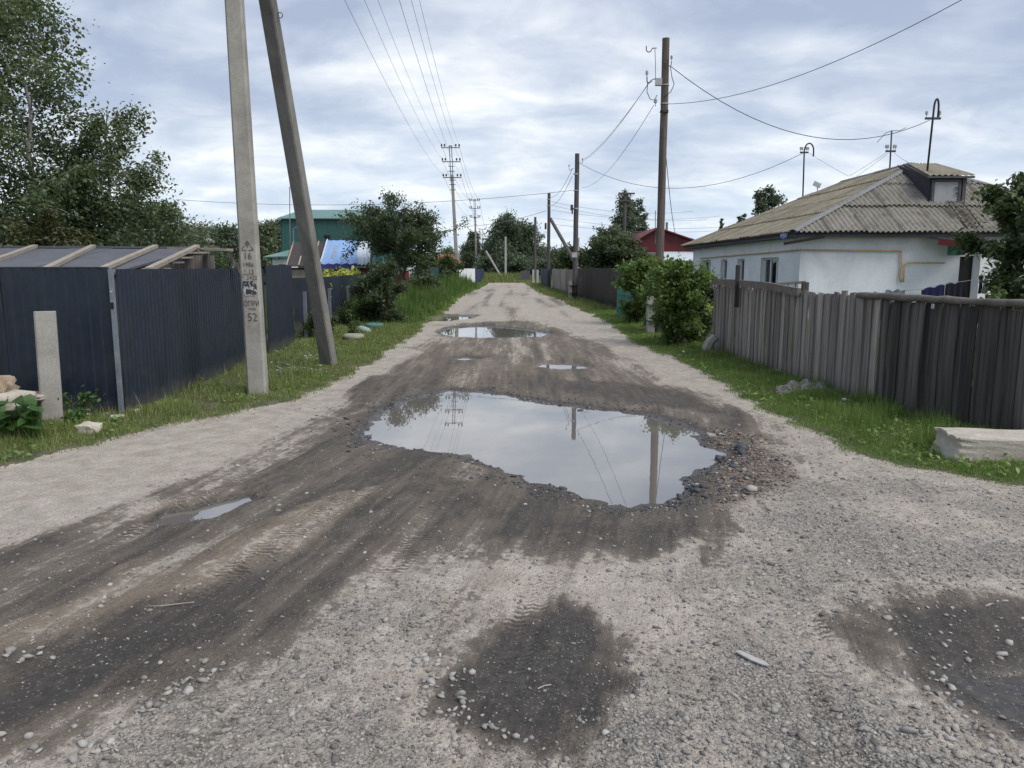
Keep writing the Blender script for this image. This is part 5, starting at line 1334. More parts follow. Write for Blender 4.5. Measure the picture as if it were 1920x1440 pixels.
for i, (a, b_) in enumerate(WIN):
    w = MB(); x_ = HX0 + 0.16; fw = 0.06
    w.box((x_, a + fw / 2, (WZ0 + WZ1) / 2), (0.06, fw, WZ1 - WZ0)); w.box((x_, b_ - fw / 2, (WZ0 + WZ1) / 2), (0.06, fw, WZ1 - WZ0))
    w.box((x_, (a + b_) / 2, WZ1 - fw / 2), (0.059, b_ - a - 2 * fw, fw)); w.box((x_, (a + b_) / 2, WZ0 + fw / 2), (0.059, b_ - a - 2 * fw, fw))
    mull = [0.30, 0.66] if i == 0 else [0.5]
    for m_ in mull: w.box((x_, a + (b_ - a) * m_, (WZ0 + WZ1) / 2), (0.057, 0.065, WZ1 - WZ0 - 2 * fw))
    fr = w.build('window', M['frame_white'], hs)
    edges = [0.0] + mull + [1.0]
    for e0, e1 in zip(edges[:-1], edges[1:]):
        ya, yb_ = a + (b_ - a) * e0 + 0.05, a + (b_ - a) * e1 - 0.05
        MB().box((x_ + 0.005, (ya + yb_) / 2, (WZ0 + WZ1) / 2), (0.008, yb_ - ya, WZ1 - WZ0 - 0.12)).build('pane', M['glass'], fr)
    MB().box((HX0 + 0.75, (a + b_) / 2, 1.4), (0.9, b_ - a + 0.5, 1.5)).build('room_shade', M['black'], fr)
    cu = MB(); ns = 14
    for s0, s1 in (((0.0, 0.3), (0.62, 0.86)) if i == 0 else ((0.05, 0.6),)):
        V, F = [], []
        for j in range(ns + 1):
            yy = a + (b_ - a) * (s0 + (s1 - s0) * j / ns); V += [(HX0 + 0.255 + 0.02 * sin(j * 2.2), yy, WZ0), (HX0 + 0.255 + 0.02 * sin(j * 2.2), yy, WZ1 - 0.02)]
        for j in range(ns): F.append((2 * j, 2 * j + 2, 2 * j + 3, 2 * j + 1))
        cu.add(V, F)
    cu.build('curtain', M['curtain'], fr)
    MB().box((HX0 - 0.03, (a + b_) / 2, WZ0 - 0.02), (0.12, b_ - a + 0.06, 0.03)).build('sill', M['frame_white'], fr)
# door, transom and porch
dr = MB().box(((DX0 + DX1) / 2, HY0 + 0.15, 1.0), (DX1 - DX0 - 0.02, 0.06, 1.98)).build('door', M['brown_metal'], hs)
MB().box((DX0 + 0.1, HY0 + 0.10, 1.0), (0.03, 0.06, 0.12)).build('handle', M['steel'], dr)
MB().box((at(1838, 520, 21.5).x, 21.45, 1.1), (0.34, 0.34, 2.2)).build('porch_pillar', M['plaster_white'], hs)
MB().box((at(1793, 470, 21.6).x, 21.6, at(1793, 470, 21.6).z), (0.46, 0.06, 0.26)).build('transom_board', M['teal_paint'], hs)
a, b_ = at(1760, 453, 21.2), at(1842, 464, 20.6)
MB().beam(a, b_, 0.05, 0.17).build('awning_board', M['red_metal'], hs)
MB().poly([a + Vector((0, .02, .10)), b_ + Vector((0, .02, .10)), b_ + Vector((0.4, 1.4, .12)), a + Vector((0.3, 1.2, .12))], 0.02, (0, 0, 1)).build('awning_sheet', M['ridge'], hs)
# eaves
for nm, p_, q_ in (('fascia', (EX0 + .06, EY0, EZ - 0.07), (EX0 + .06, EY1, EZ - 0.07)), ('fascia', (EX0 + 0.03, EY0 + .06, EZ - 0.07), (EX1, EY0 + .06, EZ - 0.07))):
    MB().beam(p_, q_, 0.03, 0.15).build(nm, M['wood_fascia'], hs)
MB().poly([(EX0 + .08, EY0 + .08, EZ - 0.13), (EX1, EY0 + .08, EZ - 0.13), (EX1, EY1, EZ - 0.13), (EX0 + .08, EY1, EZ - 0.13)], 0.02, (0, 0, 1)).build('soffit', M['wood_fascia'], hs)
# corrugated sheets, cut along the hips
def slate_mesh(sw, tl_, mat, amp=0.034, waves=7, per=4):
    V, F = [], []; n = waves * per
    for i in range(n + 1):
        x_ = sw * i / n; z_ = amp * math.cos(2 * pi * i / per)
        V += [(x_, 0, z_), (x_, tl_, z_)]
    for i in range(n): F.append((2 * i, 2 * i + 2, 2 * i + 3, 2 * i + 1))
    return V, F
def roof_slope(name, A, B, C, D, mat, sw=1.02, sl=1.55, skip=None):
    """A-B eave, C above B, D above A (C may equal D). sheets in rows, lower rows under upper ones"""
    A, B, C, D = map(Vector, (A, B, C, D)); s = (B - A).normalized(); nrm = s.cross(D - A).normalized()
    if nrm.z < 0: nrm = -nrm
    up = nrm.cross(s).normalized()
    if up.z < 0: up = -up
    L = (B - A).length; Hh = (D - A).dot(up)
    base = MB().poly([A - nrm * 0.09, B - nrm * 0.09, C - nrm * 0.09, D - nrm * 0.09] if (C - D).length > 1e-3 else [A - nrm * 0.09, B - nrm * 0.09, C - nrm * 0.09], 0.03, nrm).build(name, M['cheek'], hs)
    cl = [(A, (D - A).cross(nrm)), (B, -(C - B).cross(nrm))]
    rows = int(math.ceil(Hh / sl)); cols = int(math.ceil(L / sw))
    for r_ in range(rows):
        t0 = r_ * Hh / rows - (0.0 if r_ else 0.07); t1 = (r_ + 1) * Hh / rows + 0.12
        for c_ in range(cols):
            V, F = slate_mesh(sw, t1 - t0, mat)
            jit = random.uniform(-.02, .02)
            P = [A + s * (c_ * sw + v[0]) + up * (t0 + jit + v[1]) + nrm * (v[2] + 0.012 * (r_ % 2) + 0.006 * (c_ % 2) + (0.045 * (1 - v[1] / (t1 - t0)))) for v in V]
            bm = bmesh.new(); vs_ = [bm.verts.new(p) for p in P]
            for f_ in F: bm.faces.new([vs_[i] for i in f_])
            for co_, no_ in cl:
                bmesh.ops.bisect_plane(bm, geom=bm.verts[:] + bm.edges[:] + bm.faces[:], plane_co=co_, plane_no=no_, clear_outer=False, clear_inner=True)
            if skip:
                for co_list in skip:
                    g_ = bm.verts[:] + bm.edges[:] + bm.faces[:]
            if not bm.faces: bm.free(); continue
            cen = Vector((0, 0, 0))
            for v in bm.verts: v.co -= ORG[hs]
            me = bpy.data.meshes.new('slate_sheet'); bm.to_mesh(me); bm.free(); me.materials.append(mat)
            for p_ in me.polygons: p_.use_smooth = True
            o = bpy.data.objects.new('slate_sheet', me); COL.objects.link(o); o.parent = base; ORG[o] = ORG[hs]
    return base
random.seed(8)
cNL, cNR, cFL, cFR = (EX0, EY0, EZ), (EX1, EY0, EZ), (EX0, EY1, EZ), (EX1, EY1, EZ)
aN, aF = (AX, AY0, AZ), (AX, AY1, AZ)
roof_slope('roof_slope', cNL, cNR, aN, aN, M['slate'])
roof_slope('roof_slope', cFL, cNL, aN, aF, M['slate_moss'])
roof_slope('roof_slope', cNR, cFR, aF, aN, M['slate'])
roof_slope('roof_slope', cFR, cFL, aF, aF, M['slate'])
def ridge_cap(a, b_):
    a, b_ = Vector(a), Vector(b_); d = (b_ - a).normalized(); r_ = d.cross(Vector((0, 0, 1))).normalized(); u = r_.cross(d)
    V, F = [], []
    for p in (a, b_):
        for k_ in range(5):
            an_ = pi * k_ / 4; V.append(p + r_ * (0.13 * cos(an_)) + u * (0.065 * sin(an_) + 0.0))
    for k_ in range(4): F.append((k_, k_ + 1, 6 + k_, 5 + k_))
    b = MB(); b.add(V, F); b.build('ridge_cap', M['ridge'], hs, True)
for a, b_ in ((cNL, aN), (cNR, aN), (cFL, aF), (aN, aF)): ridge_cap(a, b_)
# dormer on the near slope
dz0 = at(1772, 385, 23.0).z; d0, d1 = at(1741, 380, 23.0).x, at(1806, 380, 23.0).x; dzt = at(1772, 333, 23.0).z
dm = MB().box(((d0 + d1) / 2, 23.05, (dz0 + dzt) / 2), (d1 - d0, 0.06, dzt - dz0)).build('dormer', M['cheek'], hs)
tw0, tw1 = at(1750, 380, 22.95).x, at(1795, 380, 22.95).x; tz0_, tz1_ = at(1772, 383, 22.95).z, at(1772, 341, 22.95).z
MB().box(((tw0 + tw1) / 2, 22.985, (tz0_ + tz1_) / 2), (tw1 - tw0, 0.05, tz1_ - tz0_)).build('shutter', M['hatch'], dm)
fr = MB()
for xx in (tw0 - 0.035, tw1 + 0.035): fr.box((xx, 22.97, (tz0_ + tz1_) / 2), (0.07, 0.08, tz1_ - tz0_ + 0.12))
fr.box(((tw0 + tw1) / 2, 22.968, tz1_ + 0.04), (tw1 - tw0, 0.08, 0.07)); fr.box(((tw0 + tw1) / 2, 22.968, tz0_ - 0.03), (tw1 - tw0, 0.08, 0.06))
fr.build('shutter_frame', M['wood_fascia'], dm)
MB().box((d1 - 0.04, 22.98, (dz0 + dzt) / 2), (0.10, 0.10, dzt - dz0)).build('corner_board', M['wood_fascia'], dm)
for py in (352, 362): MB().box(at(1795, py, 22.92), (0.12, 0.02, 0.03)).build('hinge', M['dark_steel'], dm)
for xx in (d0 + 0.02, d1 - 0.02):
    MB().poly([(xx, 23.05, dz0 - 0.05), (xx, 23.05, dzt), (xx, AY0 - 0.1, AZ - 0.02)], 0.04, (1, 0, 0)).build('cheek', M['cheek'], dm)
V, F = slate_mesh(d1 - d0 + 0.36, 1.0, M['slate'], 0.022, 8, 4)
A_ = Vector((d0 - 0.18, 22.82, dzt + 0.05)); Bk = Vector((AX - 0.05, AY0 + 0.02, AZ + 0.05)); wR = d1 - d0 + 0.36
Vn = []
for v in V:
    f_ = v[0] / wR; p = A_ + Vector((v[0], 0, v[2])); top = Vector((AX - 0.25 + 0.9 * f_, AY0 - 0.05, AZ + 0.03 + v[2]))
    Vn.append(p.lerp(top, v[1]))
b = MB(); b.add(Vn, F); b.build('dormer_roof', M['slate_moss'], dm, True)
MB().beam(A_ + Vector((0, .03, -.05)), A_ + Vector((wR, .03, -.05)), 0.05, 0.06).build('dormer_fascia', M['wood_fascia'], dm)
MB().beam(A_ + Vector((0.02, .02, -.03)), (AX - 0.35, AY0 - 0.1, AZ - 0.02), 0.05, 0.06).build('dormer_verge', M['wood_fascia'], dm)
# roof ladder
ld = thing('roof_ladder', 'wooden roof ladder lying below the dormer window', 'ladder', (13.4, 22.3, 3))
l0, l1 = at(1812, 441, 21.75), at(1773, 388, 22.75); off = Vector((0.42, 0.0, 0.0))
for o_ in (Vector((0, -.1, .16)), off + Vector((0, -.1, .16))): MB().beam(l0 + o_, l1 + o_, 0.05, 0.04).build('stile', M['wood_rail'], ld)
for i in range(7):
    p = l0.lerp(l1, (i + 0.5) / 7) + Vector((0, -.1, .19)); MB().beam(p - Vector((0.03, 0, 0)), p + off + Vector((0.03, 0, 0)), 0.05, 0.03).build('rung', M['wood_rail'], ld)
# hanging gutter pipe, gas pipe, plaque
b = MB(); b.beam(at(1470, 457, 21.55), at(1545, 444, 21.55), 0.05, 0.075); b.build('gutter', M['black'], hs)
gp = MB(); yq = HY0 - 0.06
def gpt(px, py): p = at(px, py, yq); return p
gpts = [Vector((HX0 - 0.06, 33.5, 2.08)), Vector((HX0 - 0.06, HY0 - 0.06, 2.17)), gpt(1690, 470), gpt(1690, 527)]
gp.tube(gpts[:3], 0.019, 8); gp.build('gas_pipe', M['gas_pipe'], hs, True)
gp = MB(); gp.tube([gpt(1690, 469), gpt(1691, 500), gpt(1687, 520), gpt(1688, 528), gpt(1693, 528), gpt(1695, 520), gpt(1696, 497), gpt(1701, 492), gpt(1772, 493)], [0.026] * 3 + [0.024] * 2 + [0.024, 0.02, 0.018, 0.016], 8)
gp.build('gas_pipe', M['gas_pipe'], hs, True)
pq = Vector((EX0 + 0.03, 22.25, EZ - 0.09))
pl_ = at(1458, 439, 22.1)
plq = MB().poly([(EX0 + 0.02, 22.02, 2.645), (EX0 + 0.02, 22.62, 2.645), (EX0 + 0.02, 22.62, 2.535), (EX0 + 0.02, 22.32, 2.48), (EX0 + 0.02, 22.02, 2.535)], 0.012, (-1, 0, 0)).build('plaque', M['plaque'], hs)
for zz in (2.625, 2.58): MB().box((EX0 + 0.005, 22.32, zz), (0.006, 0.46, 0.018)).build('plaque_line', M['porcelain'], plq)
# masts on the roof
def roof_mast(base, top, lab, r, hookdx, ins, arm):
    t_ = thing('service_mast', lab, 'mast', base); B, T = Vector(base), Vector(top); b = MB()
    pts = [B, T]
    if hookdx:
        c_ = T + Vector((hookdx / 2, 0, 0)); pts += [c_ + Vector((-hookdx / 2 * cos(a_), 0, 0.30 * hookdx / abs(hookdx) * sin(a_) * (1 if hookdx > 0 else -1))) for a_ in np.linspace(0.35, pi, 8)]
        pts.append(pts[-1] - Vector((0, 0, 0.22)))
    b.tube(pts, r, 7); b.build('tube', M['dark_steel'], t_, True)
    if arm:
        za, ha = arm; p = B.lerp(T, za); ar = MB().box(p, (2 * ha, 0.05, 0.06)).build('crossarm', M['dark_steel'], t_)
        for sx in ins: insulator(MB(), p + Vector((sx * ha, 0, 0.11)), 0.8).build('insulator', M['porcelain'], ar)
        return t_, p
    return t_, T
m1_t, m1_p = roof_mast(at(1738, 326, 23.6), at(1751, 205, 23.6), 'tallest hooked service mast on the roof above the dormer', 0.030, 0.14, (-0.85, 0.85), (0.86, 0.23))
m2_t, m2_p = roof_mast(at(1668, 322, 27.0), at(1672, 245, 27.0), 'middle service mast with four insulators and antenna wires on the ridge', 0.026, 0.0, (-0.95, -0.6, 0.6, 0.95), (0.50, 0.17))
tp = at(1672, 245, 27.0)
for pts in ([tp, tp + Vector((-0.20, 0, -0.08)), tp + Vector((-0.36, 0, -0.26)), tp + Vector((-0.47, 0, -0.38))], [tp, tp + Vector((0.27, 0, 0.0)), tp + Vector((0.48, 0, 0.10))]):
    b = MB(); b.tube(pts, 0.010, 4); b.build('antenna_wire', M['wire'], m2_t)
m3_t, m3_p = roof_mast(at(1505, 378, 32.0), at(1508, 283, 32.0), 'left hooked service mast on the far roof slope', 0.030, 0.38, (-0.9, -0.5, 0.5, 0.9), (0.97, 0.17))
b = MB(); b.box(at(1532, 346, 31.5), (0.30, 0.05, 0.18), Matrix.Rotation(0.4, 3, 'Y')); b.tube([at(1532, 346, 31.55), at(1533, 362, 31.55)], 0.02, 5)
tag(b.build('panel_antenna', M['porcelain'], None), 'small tilted white panel antenna near the roof ridge', 'antenna')
# wooden frame end showing over the plank fence
hb = thing('wooden_frame', 'dark wooden garden frame showing over the grey plank fence', 'frame', (7.0, 17.5, 0))
a, b_ = at(1440, 534, 17.5), at(1510, 529, 17.5)
MB().beam(a, b_, 0.05, 0.06).build('beam', M['wood_rail'], hb); MB().box((b_.x, 17.5, b_.z / 2), (0.14, 0.10, b_.z)).build('post', M['wood_dark'], hb)
MB().box((a.x, 17.5, a.z / 2), (0.10, 0.10, a.z)).build('post', M['wood_dark'], hb)
for f_ in (0.35, 0.55, 0.75): p = a.lerp(b_, f_); MB().box((p.x, 17.52, p.z - 0.25), (0.03, 0.02, 0.5)).build('slat', M['wood_light'], hb)
# laundry
def cloth(px0, px1, py0, py1, Y, drop, mat, lab, seed):
    a, b_ = at(px0, py0, Y), at(px1, py1, Y); nu, nv = 16, 6; V, F = [], []
    for j in range(nv + 1):
        for i in range(nu + 1):
            p = a.lerp(b_, i / nu); V.append(p + Vector((0, 0.03 * sin(i * 1.3 + seed) * j / nv, -drop * j / nv - 0.02 * sin(i * 0.8 + seed) * (1 - j / nv))))
    for j in range(nv):
        for i in range(nu): F.append((j * (nu + 1) + i, j * (nu + 1) + i + 1, (j + 1) * (nu + 1) + i + 1, (j + 1) * (nu + 1) + i))
    b = MB(); b.add(V, F); o = b.build('laundry', M[mat], None, True); tag(o, lab, 'laundry', 'washing on the line behind the plank fence')
cloth(1728, 1772, 542, 533, 15.0, 0.55, 'cloth_blue', 'navy blue cloth hanging on the line behind the fence', 1)
cloth(1773, 1811, 532, 528, 15.0, 0.6, 'cloth_black', 'near-black cloth hanging right of the navy cloth', 2)
cloth(1660, 1697, 545, 543, 14.6, 0.4, 'cloth_grey', 'patterned grey cloth just peeking over the fence', 3)
cloth(1836, 1843, 524, 522, 15.0, 0.28, 'cloth_blue', 'small dark garment hanging before the white pillar', 4)
cloth(1844, 1853, 522, 520, 15.0, 0.30, 'cloth_grey', 'pale grey garment hanging at the line end by the tree', 5)
b = MB(); b.tube([at(1690, 545, 15), at(1728, 542, 15), at(1772, 532, 15), at(1811, 527, 15), at(1890, 515, 15)], 0.005, 4)
tag(b.build('clothes_line', M['wire_pale'], None), 'thin clothes line holding the washing behind the fence', 'line')

# ------------------------------------------------------------------ red house farther back
rh = thing('house', 'far house with red metal gable roof behind the near wooden pole', 'house', (13, 56, 0))
c0, c1, ap = at(1180, 458, 52), at(1298, 458, 52), at(1232, 430, 52)
zE = at(1240, 474, 52).z
MB().poly([(c0.x - .6, 52, zE), (c1.x + 1.5, 52, zE), (c1.x + 1.2, 52, at(1298, 455, 52).z - .3), (ap.x, 52, ap.z)], 0.12, (0, 1, 0)).build('gable', M['red_metal'], rh)
MB().poly([(c0.x - .9, 51.6, zE - .05), (ap.x, 51.6, ap.z + .05), (ap.x, 62, ap.z + .05), (c0.x - .9, 62, zE - .05)], 0.08, (-.4, 0, 1)).build('roof', M['red_metal'], rh)
MB().poly([(ap.x, 51.6, ap.z + .05), (c1.x + 1.8, 51.6, zE + .2), (c1.x + 1.8, 62, zE + .2), (ap.x, 62, ap.z + .05)], 0.08, (.4, 0, 1)).build('roof', M['red_metal'], rh)
MB().box(((c0.x + c1.x) / 2 + 0.4, 56, zE / 2), (c1.x - c0.x + 1.5, 7.6, zE - 0.02)).build('wall', M['plaster_white'], rh)
MB().poly([(at(1240, 500, 51).x, 50.4, at(1240, 490, 51).z), (c1.x + 1.6, 50.4, at(1240, 490, 51).z), (c1.x + 1.6, 52.0, zE + .02), (at(1240, 500, 51).x, 52.0, zE + .02)], 0.06, (0, -.3, 1)).build('lean_roof', M['tarp_white'], rh)
MB().box((at(1270, 500, 51.9).x, 52.0, at(1270, 497, 51.9).z - .3), (2.6, 0.1, 0.9)).build('window', M['black'], rh)
MB().lathe((at(1250, 430, 56).x, 56, ap.z - .6), [(0.09, 0), (0.09, 1.3)], 6).build('flue', M['steel'], rh)
mast(1229, 440, 395, 52.0, 'thin antenna mast on the red roofed house', 0.03)
# ------------------------------------------------------------------ foliage
def leaves_np(P, size, r, up=0.35, long=1.5, jitter=0.4):
    """one folded leaf (two triangles as a quad) per point"""
    n = len(P)
    N = r.normal(0, 1, (n, 3)); N[:, 2] = np.abs(N[:, 2]) + up; N /= np.linalg.norm(N, axis=1)[:, None]
    A = r.normal(0, 1, (n, 3)); A[:, 2] -= 0.35; A -= N * (A * N).sum(1)[:, None]; A /= np.linalg.norm(A, axis=1)[:, None] + 1e-9
    B = np.cross(N, A); s = size * (1 + r.uniform(-jitter, jitter, n))[:, None]
    w = s * 0.5; l = s * long * 0.5
    f_ = N * s * 0.14
    V = np.stack([P - A * l, P + B * w * 0.85 + f_ - A * l * 0.15, P + A * l, P - B * w * 0.85 + f_ - A * l * 0.15], 1).reshape(-1, 3)
    F = np.arange(n * 4).reshape(n, 4); return V, F
def branch_pts(p0, d, L, n, r, curl, droop=0.0):
    pts = [np.array(p0, float)]; d = np.array(d, float); d /= np.linalg.norm(d)
    for i in range(n):
        d = d + r.normal(0, curl, 3); d[2] += -droop * (i + 1) / n; d /= np.linalg.norm(d)
        pts.append(pts[-1] + d * L / n)
    return pts
def tree(name, label, x, y, h, rad, t0, leaf, n, lmat, bmat, seed, prof='oval', droop=0.0, tr=0.10, nb=20, up=0.55, cat='tree', group=None, spread=0.07, sub=6, z0=0.0, stems=1, lean=(0, 0), long=1.5, twigs=True):
    r = np.random.default_rng(seed)
    root = thing(name, label, cat, (x, y, z0), group)
    tb = MB(); SEG = []
    for st in range(stems):
        offx, offy = (0, 0) if stems == 1 else (r.normal(0, rad * 0.22), r.normal(0, rad * 0.22))
        top = np.array([x + lean[0] + offx * 1.5, y + lean[1] + offy * 1.5, z0 + h * (0.97 if st == 0 else r.uniform(0.75, 0.95))])
        base = np.array([x + offx * 0.3, y + offy * 0.3, z0 - 0.15]); nT = 9
        T = [base + (top - base) * i / nT + (r.normal(0, 0.012 * h, 3) * [1, 1, 0] if 0 < i < nT else 0) for i in range(nT + 1)]
        R_ = [tr * (1 - 0.93 * i / nT) + 0.004 for i in range(nT + 1)]
        tb.tube(T, R_, 7)
        def on_trunk(t):
            q = t * nT; i = min(int(q), nT - 1); return T[i] + (T[i + 1] - T[i]) * (q - i)
        nbs = max(4, int(nb / stems))
        for i in range(nbs):
            t = t0 + (0.98 - t0) * ((i + r.uniform(0, 0.9)) / nbs)
            f_ = (t - t0) / (1 - t0)
            if prof == 'oval': pr = math.sin(pi * min(0.97, 0.12 + 0.80 * f_)) ** 0.7
            elif prof == 'birch': pr = (1 - f_) ** 0.62 * (0.55 + 0.45 * min(1, f_ * 5)) + 0.10
            elif prof == 'taper': pr = (1 - f_) ** 0.95 * (0.6 + 0.4 * min(1, f_ * 5)) + 0.08
            elif prof == 'cone': pr = (1 - f_) ** 0.85 + 0.05
            elif prof == 'column': pr = 0.75 + 0.25 * math.sin(pi * f_) if f_ < 0.85 else 0.6
            else: pr = 1.0
            L = rad * pr * (r.uniform(0.45, 1.38) if cat == 'bush' else r.uniform(0.7, 1.12)); a = i * 2.399 + r.uniform(-.5, .5)
            d = np.array([cos(a), sin(a), up * (0.5 + f_) + r.uniform(-.15, .15)])
            p0 = on_trunk(t); bp = branch_pts(p0, d, L, 5, r, 0.13, droop)
            br = max(0.006, tr * 0.35 * (1 - 0.6 * f_) * pr)
            tb.tube(bp, [br * (1 - 0.85 * j / 5) + 0.003 for j in range(6)], 4, False)
            for j in range(2, 5): SEG.append((bp[j], bp[j + 1], 1.0))
            for k_ in range(sub):
                q = r.uniform(0.2, 1.0) * 5; j = min(int(q), 4); sp = bp[j] + (bp[j + 1] - bp[j]) * (q - j)
                dd = np.array([cos(a) + r.normal(0, .75), sin(a) + r.normal(0, .75), r.uniform(-.35, .75)])
                sp_ = branch_pts(sp, dd, L * r.uniform(.22, .48) + 0.08 * rad, 3, r, 0.2, droop * 1.6)
                if twigs: tb.tube(sp_, [br * 0.35 + 0.002, br * 0.25 + 0.002, 0.003, 0.002], 3, False)
                for j in range(3): SEG.append((sp_[j], sp_[j + 1], 1.4))
    tb.build('trunk', bmat, root)
    A = np.array([s_[0] for s_ in SEG]); Bq = np.array([s_[1] for s_ in SEG]); wgt = np.linalg.norm(Bq - A, axis=1) * np.array([s_[2] for s_ in SEG]) * r.uniform(0.3, 1.6, len(SEG))
    pick = r.choice(len(SEG), n, p=wgt / wgt.sum()); t = r.random((n, 1))
    P = A[pick] * (1 - t) + Bq[pick] * t + r.normal(0, spread * rad, (n, 3))
    if droop: P[:, 2] -= np.abs(r.normal(0, droop * 0.45, n))
    P[:, 2] = np.maximum(P[:, 2], z0 + 0.05)
    P -= np.array([[x, y, z0]])
    Vv, Ff = leaves_np(P, leaf, r, long=long, jitter=0.6 if cat == 'bush' else 0.45)
    place('crown', np_mesh('crown', Vv, Ff, lmat, False), root, (x, y, z0))
    return root
def X_(px, Y): return at(px, 503, Y).x
def Z_(py, Y): return at(960, py, Y).z
# the big birch at far left and its neighbours
tree('birch_tree', 'tall airy birch tree behind the felt-roofed shed at left', X_(80, 15), 15.0, 7.2, 2.95, 0.12, 0.058, 26000, M['leaf_birch'], M['bark_birch'], 1, 'taper', 0.20, 0.075, 42, 1.25, spread=0.045, sub=7, long=1.35)
tree('birch_tree', 'birch tree cut by the left picture edge', X_(-110, 15.5), 15.5, 6.1, 1.8, 0.12, 0.058, 11000, M['leaf_birch'], M['bark_birch'], 2, 'birch', 0.12, 0.08, 34, 0.9, spread=0.05, sub=7, long=1.35)
tree('birch_tree', 'lower drooping birch right of the tall airy birch', X_(190, 16.5), 16.5, 4.75, 1.55, 0.10, 0.052, 28000, M['leaf_birch'], M['bark_birch'], 3, 'oval', 0.30, 0.07, 34, 0.8, spread=0.055, sub=7, stems=2)
tree('birch_tree', 'dense low birch ending the left tree clump at its right', X_(285, 17.5), 17.5, 3.6, 1.25, 0.08, 0.050, 20000, M['leaf_birch'], M['bark_birch'], 4, 'oval', 0.25, 0.05, 28, 0.7, spread=0.06, sub=6, stems=2)
tree('birch_tree', 'yellowish weeping birch low over the felt roof', X_(85, 14.0), 14.0, 2.75, 0.95, 0.25, 0.042, 13000, M['leaf_droop'], M['bark_birch'], 5, 'oval', 0.55, 0.04, 20, 0.9, spread=0.05, sub=6, long=1.8)
tree('leafy_shrub', 'dark leafy shrub filling the gap under the tall birches', X_(20, 14.6), 14.6, 3.4, 2.0, 0.1, 0.058, 14000, M['leaf_dark'], M['bark'], 6, 'oval', 0.1, 0.05, 26, 0.6, 'shrub', spread=0.09, sub=6, stems=3)
tree('leafy_shrub', 'dark leafy shrub between shed roof and low birches', X_(200, 15.2), 15.2, 2.9, 1.6, 0.1, 0.055, 13000, M['leaf_dark'], M['bark'], 7, 'oval', 0.1, 0.05, 24, 0.6, 'shrub', spread=0.09, sub=6, stems=3)
# middle distance, left
bgL = 'trees behind the left yards'
for i, (px, top, Y, w, lab) in enumerate(((372, 432, 70, 55, 'pale far tree right of the left birch clump'), (430, 436, 64, 50, 'far tree seen left of the numbered pole'), (492, 424, 60, 36, 'far tree showing between numbered pole and green building'),
        (515, 415, 75, 30, 'dim tree touching the left edge of the green building'), (330, 440, 60, 60, 'far tree at the foot of the left birch clump'))):
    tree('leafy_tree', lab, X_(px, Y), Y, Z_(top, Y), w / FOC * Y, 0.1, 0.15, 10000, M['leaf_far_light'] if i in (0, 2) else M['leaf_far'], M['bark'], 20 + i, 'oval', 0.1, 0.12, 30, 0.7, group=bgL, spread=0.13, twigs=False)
tree('rowan_tree', 'broad dark rowan tree in front of the green building', X_(754, 30), 30.0, Z_(390, 30), 1.95, 0.46, 0.066, 22000, M['leaf_dark'], M['bark'], 31, 'oval', 0.05, 0.10, 30, 0.55, spread=0.055, sub=7, stems=2, long=1.7)
tree('dark_bush', 'dense dark bush at the end of the navy fence', X_(712, 22.5), 22.5, Z_(492, 22.5), 0.58, 0.04, 0.055, 10000, M['leaf_dark'], M['bark'], 32, 'column', 0.05, 0.03, 30, 0.8, 'bush', spread=0.13, sub=5, stems=4)
tree('dark_bush', 'low dark bush before the dark green gate', X_(792, 36), 36.0, 1.30, 0.95, 0.05, 0.10, 4000, M['leaf_dark'], M['bark'], 33, 'oval', 0.05, 0.03, 22, 0.7, 'bush', spread=0.13, sub=5, stems=3)
tree('leafy_bush', 'green bush in front of the short pale concrete wall', X_(842, 62), 62.0, 2.2, 1.2, 0.05, 0.16, 3000, M['leaf_mid'], M['bark'], 34, 'oval', 0.05, 0.03, 20, 0.7, 'bush', spread=0.13, sub=5, stems=3)
tree('leafy_bush', 'light green bush behind the dark green gate', X_(818, 52), 52.0, 2.6, 1.0, 0.05, 0.15, 3000, M['leaf_mid'], M['bark'], 35, 'oval', 0.05, 0.03, 20, 0.7, 'bush', spread=0.13, sub=5, stems=3)
for i, (px, py, Y, s_, lab) in enumerate(((622, 514, 23.5, 0.34, 'lime green shoots over the navy fence just right of the brace'), (648, 512, 25.5, 0.36, 'lime green shoots over the fence below the blue tarpaulin'), (670, 509, 27.2, 0.26, 'rightmost lime green shoots below the white plastic sheet'), (613, 527, 21.0, 0.22, 'pale lime sprig hanging over the fence beside the brace'))):
    zt = Z_(py, Y) + s_ * 0.35
    tree('climbing_plant', lab, X_(px, Y) - 0.12, Y, zt, s_ * 0.8, 0.72, 0.075, 420, M['leaf_lime'], M['bark'], 40 + i, 'column', 0.1, 0.012, 10, 0.5, 'plant', spread=0.30, sub=3, stems=1, twigs=False)
for i, (px, py, Y, s_, hh, lab) in enumerate(((578, 640, 17.6, 0.35, 0.62, 'scrubby green plant under the raised fence left of the brace'), (655, 600, 21.5, 0.35, 0.75, 'yellow green weed clump behind the beige tyre'), (672, 590, 24.0, 0.4, 0.9, 'weed clump at the foot of the last navy fence panel'), (610, 632, 18.6, 0.25, 0.45, 'small weed clump behind the brace foot'))):
    tree('weed_clump', lab, X_(px, Y), Y, hh, s_, 0.05, 0.045, 1500, M['leaf_mid'], M['bark'], 50 + i, 'column', 0.05, 0.012, 14, 0.9, 'plant', spread=0.16, sub=4, stems=3, twigs=False)
